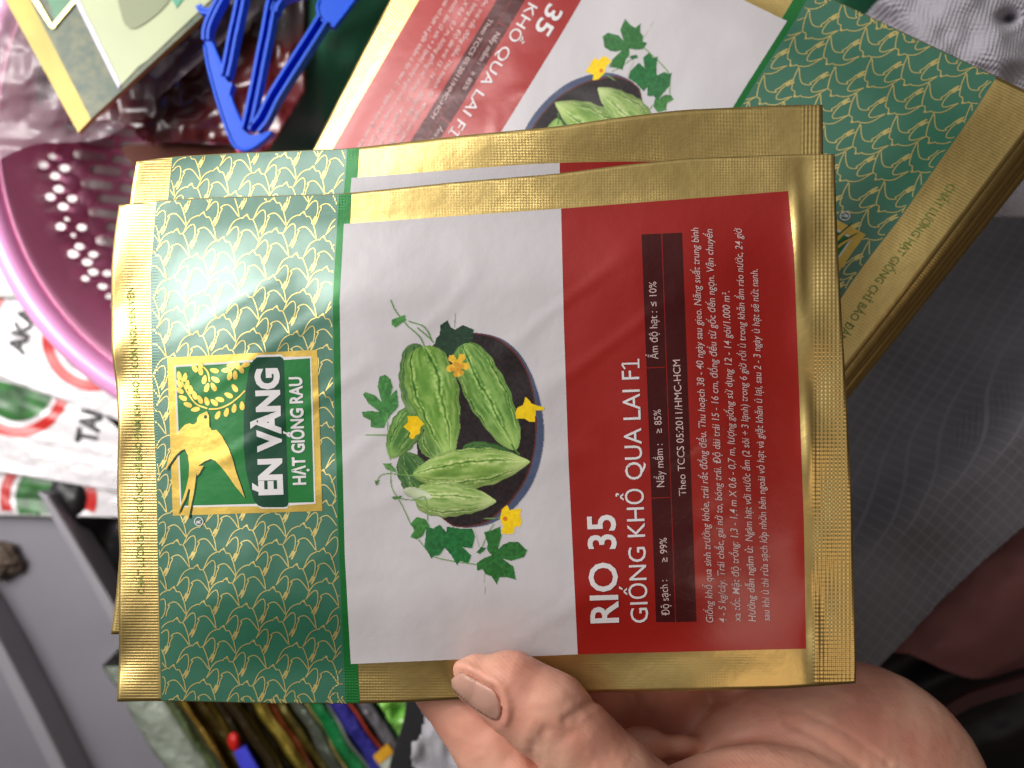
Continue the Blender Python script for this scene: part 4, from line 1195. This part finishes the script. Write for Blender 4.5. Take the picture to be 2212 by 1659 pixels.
o = heightfield('white_cloth', 880, 1150, 1450, 1800, 60, 70, lambda x, y: -.098 + .006 * vn(x / 45, y / 60, 6) + .003 * vn(x / 18, y / 25, 5), mwc, keep=lambda x, y: x > 905 - (y > 1600) * 12 + 8 * np.sin(y / 22), thick=.001)
tag(o, 'white ribbed cloth beside the index finger at the bottom', 'cloth')

# ------------------------------------------------------------------ trousers, second knee, foot (the person seated there)
person = empty('person')
mtr = cloth('dark_grey_ripstop', '#97959d', .95, .0009, .00025, .7, True, .35, .15, 38, .45, .0012)
def ztr(x, y):
    # rolling thigh running from lower left to upper right
    s = (x - 1850) * .62 + (y - 1000) * .78
    return -.080 - .026 * ((s - 260) / 420) ** 2 + .004 * vn(x / 170, y / 150, 1) + .0025 * np.sin(s / 70) * sst(1750, 2100, x) + .0012 * vn(x / 60, y / 60, 4) - .022 * sst(190, 0, s)
def hem(x): return np.interp(x, [1700, 1860, 1941, 2037, 2119, 2212, 2500], [1560, 1480, 1401, 1296, 1219, 1140, 900])
o = heightfield('trouser_leg', 1560, 2560, 260, 1560, 380, 480, ztr, mtr, None, keep=lambda x, y: (y < hem(x)), thick=.0012)
o.parent = person
mtr2 = cloth('silver_grey_weave', '#cdc8d2', .9, .0015, .00028, .36, False, .7, .2, 62, .3, .0006)
def zsk(x, y):
    return -.062 - .012 * ((x - 2120) / 200) ** 2 - .02 * sst(120, 420, y) + .006 * vn(x / 80, y / 60, 2) + .0018 * vn(x / 30, y / 26, 3) - .010 * np.exp(-(((x - 2176) / 20) ** 2 + ((y - 42) / 14) ** 2))
o = heightfield('trouser_leg', 1820, 2560, -260, 470, 120, 110, zsk, mtr2, None, keep=lambda x, y: x > 1925 - np.clip(y, -300, 60) * 1.1 - 34 + 8 * np.sin(y / 20), thick=.0012)
o.parent = person

# skin -------------------------------------------------------------
def skin(name, base, red, sss, f=1.0, ridge=0.000013, rough=.48):
    m, N, L, b = mat_base(name, srgb(base, f), rough, 0, .42)
    mx, nz = noise_col(N, L, b, srgb(base, f), .1, 70, color2=srgb(red, f))
    b.inputs['Subsurface Weight'].default_value = sss
    b.inputs['Subsurface Radius'].default_value = (1.0, .35, .18)
    b.inputs['Subsurface Scale'].default_value = .0022
    # colour patches stored on the mesh (reddened knuckles and finger pads)
    at = N.new('ShaderNodeAttribute'); at.attribute_name = 'print'
    m2 = N.new('ShaderNodeMix'); m2.data_type = 'RGBA'
    L.new(math_node(N, L, 'SUBTRACT', 1.0, at.outputs['Fac']), m2.inputs[0]); L.new(mx.outputs[2], m2.inputs[6]); m2.inputs[7].default_value = (*srgb(red, f * .92), 1)
    L.new(m2.outputs[2], b.inputs['Base Color'])
    t = N.new('ShaderNodeTexCoord')
    w = N.new('ShaderNodeTexWave'); w.inputs['Scale'].default_value = 520; w.inputs['Distortion'].default_value = 5; w.inputs['Detail Scale'].default_value = .25; w.inputs['Detail'].default_value = 1
    mpn = N.new('ShaderNodeMapping'); mpn.inputs['Rotation'].default_value = (.2, .3, -1.0)
    L.new(t.outputs['Object'], mpn.inputs[0]); L.new(mpn.outputs[0], w.inputs['Vector'])
    p = bump(N, L, b, w.outputs[0], ridge)
    v = N.new('ShaderNodeTexVoronoi'); v.inputs['Scale'].default_value = 900; L.new(t.outputs['Object'], v.inputs['Vector'])
    p = bump(N, L, b, v.outputs['Distance'], ridge * 1.3, .8, p)
    noise_bump(N, L, b, 180, .00035, p, 4)
    return m
mskin = skin('skin', '#e6b69c', '#d4917c', .22, 1.10)
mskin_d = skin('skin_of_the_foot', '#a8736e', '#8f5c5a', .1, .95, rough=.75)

# the hand: one smooth distance field, drawn out as a continuous surface
G = 5.0
gx = np.arange(740, 2420, G, dtype=np.float32); gy = np.arange(1170, 1960, G, dtype=np.float32); gz = np.arange(-600, 215, G, dtype=np.float32)
X3, Y3, Z3 = np.meshgrid(gx, gy, gz, indexing='ij')
def cone(a, b):
    a = np.array(a, np.float32); b = np.array(b, np.float32); d = b[:3] - a[:3]
    t = np.clip(((X3 - a[0]) * d[0] + (Y3 - a[1]) * d[1] + (Z3 - a[2]) * d[2]) / (d @ d), 0, 1)
    return np.sqrt((X3 - a[0] - t * d[0]) ** 2 + (Y3 - a[1] - t * d[1]) ** 2 + (Z3 - a[2] - t * d[2]) ** 2) - (a[3] + (b[3] - a[3]) * t)
def ell(c, r):
    q = np.sqrt(((X3 - c[0]) / r[0]) ** 2 + ((Y3 - c[1]) / r[1]) ** 2 + ((Z3 - c[2]) / r[2]) ** 2)
    return (q - 1) * min(r)
def smin(a, b, k):
    h = np.clip(.5 + .5 * (b - a) / k, 0, 1)
    return b + (a - b) * h - k * h * (1 - h)
def chain(P, k=18):
    d = cone(P[0], P[1])
    for a, b in zip(P[1:-1], P[2:]): d = smin(d, cone(a, b), k)
    return d
# flattened tip: pad presses on the film
thumb = chain([(1034, 1472, 58, 60), (1098, 1492, 62, 86), (1180, 1542, 62, 95), (1240, 1602, 52, 92), (1318, 1692, 20, 108), (1415, 1815, -40, 150)], 14)
index = chain([(905, 1400, -112, 72), (975, 1482, -112, 82), (1072, 1625, -88, 84), (1180, 1790, -70, 100), (1330, 1930, -90, 150)], 14)
mid_ = chain([(1060, 1240, -185, 70), (1190, 1400, -215, 78), (1330, 1590, -370, 84), (1450, 1760, -400, 110)], 14)
ring_ = chain([(1290, 1220, -190, 68), (1390, 1400, -290, 76), (1500, 1600, -420, 84)], 14)
pinky = chain([(1500, 1240, -200, 60), (1570, 1400, -300, 66), (1650, 1560, -420, 80)], 14)
palm = smin(cone((1330, 1700, -420, 120), (1700, 1640, -450, 150)), ell((1790, 1812, -330), (372, 388, 210)), 60)
thenar = smin(cone((1420, 1810, -60, 150), (1600, 1860, -120, 200)), ell((1640, 1868, -150), (330, 262, 150)), 40)
fold1 = ell((1385, 1612, -215), (58, 44, 46)); fold2 = ell((1468, 1612, -235), (44, 26, 38))
hand = smin(palm, ring_, 25); hand = smin(hand, pinky, 25); hand = smin(hand, mid_, 20)
hand = smin(hand, fold1, 26); hand = smin(hand, fold2, 24)
hand = smin(hand, thenar, 22)
hand = smin(hand, index, 26)
hand = smin(hand, thumb, 13)
def surface_nets(S):
    s = S < 0
    nx, ny, nz_ = S.shape
    acc = np.zeros((nx - 1, ny - 1, nz_ - 1, 3), np.float32); cnt = np.zeros((nx - 1, ny - 1, nz_ - 1), np.float32)
    sl = lambda o, n: slice(o, n - 1 + o)
    edges_ = []
    for ax in range(3):
        others = [a for a in range(3) if a != ax]
        for o1 in (0, 1):
            for o2 in (0, 1):
                o = [0, 0, 0]; o[others[0]] = o1; o[others[1]] = o2
                oo = list(o); oo[ax] = 1
                A = S[sl(o[0], nx), sl(o[1], ny), sl(o[2], nz_)]; B = S[sl(oo[0], nx), sl(oo[1], ny), sl(oo[2], nz_)]
                c = (A < 0) != (B < 0)
                t = np.where(c, A / np.where(c, A - B, 1), 0)
                for k in range(3):
                    acc[..., k] += np.where(c, o[k] + (t if k == ax else 0), 0)
                cnt += c
    act = cnt > 0
    idx = np.full(act.shape, -1, np.int64); idx[act] = np.arange(act.sum())
    base = np.argwhere(act).astype(np.float32)
    V = base + acc[act] / cnt[act][:, None]
    F = []
    for ax in range(3):
        a1, a2 = [(1, 2), (2, 0), (0, 1)][ax]
        sh_a = [slice(None)] * 3; sh_b = [slice(None)] * 3
        sh_a[ax] = slice(0, -1); sh_b[ax] = slice(1, None)
        A = s[tuple(sh_a)]; B = s[tuple(sh_b)]
        c = A != B
        ii = np.argwhere(c)
        ok = (ii[:, a1] > 0) & (ii[:, a2] > 0) & (ii[:, a1] < S.shape[a1] - 1) & (ii[:, a2] < S.shape[a2] - 1)
        ii = ii[ok]; inside = A[ii[:, 0], ii[:, 1], ii[:, 2]]
        e1 = np.zeros(3, int); e1[a1] = 1; e2 = np.zeros(3, int); e2[a2] = 1
        g = lambda q: idx[q[:, 0], q[:, 1], q[:, 2]]
        q = np.stack([g(ii - e1 - e2), g(ii - e2), g(ii), g(ii - e1)], -1)
        q[~inside] = q[~inside][:, ::-1]
        F.append(q)
    F = np.vstack(F); F = F[(F >= 0).all(1)]
    return V, F
hv, hf = surface_nets(hand)
hx = gx[0] + hv[:, 0] * G; hy = gy[0] + hv[:, 1] * G; hz = gz[0] + hv[:, 2] * G
# height of the hand seen from above, for the nail
def top_z(x, y):
    ix = (np.asarray(x) - gx[0]) / G; iy = (np.asarray(y) - gy[0]) / G
    out = np.empty(len(ix))
    for k in range(len(ix)):
        i, j = int(ix[k]), int(iy[k]); fx, fy = ix[k] - i, iy[k] - j
        col = (hand[i, j] * (1 - fx) + hand[i + 1, j] * fx) * (1 - fy) + (hand[i, j + 1] * (1 - fx) + hand[i + 1, j + 1] * fx) * fy
        w = np.where(col < 0)[0]
        if len(w) == 0: out[k] = -60; continue
        t = w.max(); a, b = col[t], col[min(t + 1, len(col) - 1)]
        out[k] = gz[t] + G * (-a) / (b - a + 1e-9)
    return out
NAIL = catmull([(985, 1458), (1000, 1452), (1021, 1462), (1046, 1477), (1067, 1490), (1079, 1512), (1083, 1535), (1079, 1551), (1066, 1556), (1037, 1540), (1007, 1518), (980, 1492), (974, 1472)], 5, True)
d_n = np.full(len(hx), 1e9, np.float32)
near = (np.abs(hx - 1030) < 110) & (np.abs(hy - 1505) < 110) & (hz > -40)
for a in NAIL: d_n[near] = np.minimum(d_n[near], np.hypot(hx[near] - a[0], hy[near] - a[1]))
ins = np.zeros(len(hx), bool); ins[near] = [in_poly(NAIL, x, y) for x, y in zip(hx[near], hy[near])]
disp = np.zeros(len(hx), np.float32)
disp -= np.where(near, 4.5 * np.exp(-(d_n / 5.0) ** 2), 0)            # fold round the nail
disp -= np.where(ins, 4.5, 0)
side = sst(-30, 40, (hx - 1030) - (hy - 1505))
disp += np.where(near & ~ins, 5.5 * side * np.exp(-((d_n - 15) / 9.0) ** 2), 0)
disp -= np.where(near & ~ins, 5.0 * (1 - side) * np.exp(-((d_n - 6) / 10.0) ** 2), 0)   # nail wall
def crease(P, depth, w, zmin=-400):
    global disp
    P = catmull(P, 8); d = np.full(len(hx), 1e9, np.float32)
    m = (hx > P[:, 0].min() - 40) & (hx < P[:, 0].max() + 40) & (hy > P[:, 1].min() - 40) & (hy < P[:, 1].max() + 40) & (hz > zmin)
    for a, b in zip(P[:-1], P[1:]):
        ab = b - a; t = np.clip(((hx[m] - a[0]) * ab[0] + (hy[m] - a[1]) * ab[1]) / (ab @ ab + 1e-6), 0, 1)
        d[m] = np.minimum(d[m], np.hypot(hx[m] - a[0] - t * ab[0], hy[m] - a[1] - t * ab[1]))
    disp = disp - depth * np.exp(-(d / w) ** 2) + depth * .35 * np.exp(-((d - 2.2 * w) / w) ** 2)
crease([(1296, 1508), (1270, 1522), (1236, 1545), (1222, 1556)], 2.4, 8, -60)
crease([(1285, 1530), (1262, 1540), (1240, 1562)], .6, 5, -60)
crease([(1156, 1651), (1150, 1625), (1162, 1600), (1176, 1580)], 3, 13, -100)
crease([(1560, 1600), (1640, 1590), (1740, 1560), (1830, 1520)], 2.5, 9, -330)
crease([(1700, 1560), (1780, 1600), (1860, 1655)], 3, 8, -330)
crease([(1740, 1540), (1830, 1585), (1920, 1650)], 2, 6, -330)
disp += 2.2 * vn(hx / 38, hy / 38 + hz / 40, 1) * 1.2 + 1.0 * vn(hx / 14, hy / 14 + hz / 15, 2)
VW = W(hx, hy, hz * KPX)
# vertex normals for the displacement
fn = np.cross(VW[hf[:, 2]] - VW[hf[:, 0]], VW[hf[:, 3]] - VW[hf[:, 1]])
vnorm = np.zeros_like(VW)
for k in range(4): np.add.at(vnorm, hf[:, k], fn)
vnorm /= np.linalg.norm(vnorm, axis=1, keepdims=True) + 1e-12
cen = VW.mean(0)
if (np.sum(vnorm * (VW - cen), 1)).mean() < 0: hf = hf[:, ::-1]; vnorm = -vnorm
VW = VW + vnorm * (disp * KPX)[:, None]
def patch(cx, cy, r): return np.exp(-(((hx - cx) ** 2 + (hy - cy) ** 2) / r ** 2))
redness = np.clip(.85 * patch(1130, 1440, 90) + .5 * patch(1060, 1590, 90) + .7 * patch(1850, 1600, 80) + .5 * patch(1700, 1560, 90) + .6 * patch(1310, 1560, 60) + .5 * patch(1000, 1480, 50) + .5 * patch(1420, 1590, 60), 0, 1)
cc = np.repeat((1 - redness)[:, None], 3, 1)
ho = mesh_obj('hand', VW, hf, mskin, person, col=cc)
# thumb nail
mnail = skin('nail', '#d2a08e', '#c99684', .25, .92, 0.000004, .32)
gxn = np.arange(968, 1092, 3.0); gyn = np.arange(1446, 1562, 3.0)
XN, YN = np.meshgrid(gxn, gyn, indexing='ij')
inn = np.array([in_poly(NAIL, x, y) for x, y in zip(XN.ravel(), YN.ravel())]).reshape(XN.shape)
P, T = polys_to_tris([NAIL]); P, T = refine(P, T, 7)
zt = top_z(P[:, 0], P[:, 1])
dd = np.min(np.hypot(P[:, 0][:, None] - NAIL[:, 0][None], P[:, 1][:, None] - NAIL[:, 1][None]), 1)
zt = zt - 2.5 + 3.0 * (1 - np.exp(-dd / 8)) - 4.0 * np.exp(-(dd / 3) ** 2)
Vn = W(P[:, 0], P[:, 1], zt * KPX)
n_ = np.cross(Vn[T[:, 1]] - Vn[T[:, 0]], Vn[T[:, 2]] - Vn[T[:, 0]])[:, 2]
T = np.where((n_ < 0)[:, None], T[:, ::-1], T)
o = mesh_obj('thumb_nail', Vn, T, mnail, ho, col=np.ones((len(Vn), 3)))
sd = o.modifiers.new('thickness', 'SOLIDIFY'); sd.thickness = .0003; sd.offset = -1

# bare foot in deep shade under the hem, black sandal
def zft(x, y):
    s = (x - 1941) * .72 - (1401 - y) * .70
    d = y - hem(x)
    return -.104 - .012 * ((d - 90) / 160) ** 2 + .003 * vn(x / 60, y / 50, 2)
def kft(x, y): return (y > hem(x) - 60) & (y < np.interp(x, [1900, 1967, 2030, 2086, 2136, 2212, 2500], [1400, 1415, 1445, 1466, 1468, 1442, 1400])) & (x > 1890)
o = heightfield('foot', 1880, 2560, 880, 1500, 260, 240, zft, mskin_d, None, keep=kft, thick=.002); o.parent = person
msand = simple('black_sandal', '#141213', .6, 1, var=.3, nscale=150, bscale=300, bdist=.0003)
o = heightfield('sandal', 1780, 2560, 1330, 1800, 70, 60, lambda x, y: -.125 - .02 * sst(1450, 1750, y) + .004 * vn(x / 70, y / 50, 3) + .004 * np.sin((x + 2 * y) / 60), msand, None, keep=lambda x, y: y > 1700 - x * .17, thick=.004); o.parent = person
mst = simple('dark_red_strap', '#4a2024', .6, .8)
o = sweep('sandal_strap', W(*np.array(catmull([(2040, 1540), (2090, 1512), (2150, 1492), (2230, 1468), (2330, 1430)], 6)).T, -.112), [(-.0022, -.001), (-.0022, .001), (.0022, .001), (.0022, -.001)], mst, person)
tag(person, 'person holding the packets between thumb and forefinger, in dark grey trousers, bare foot in shade', 'person')
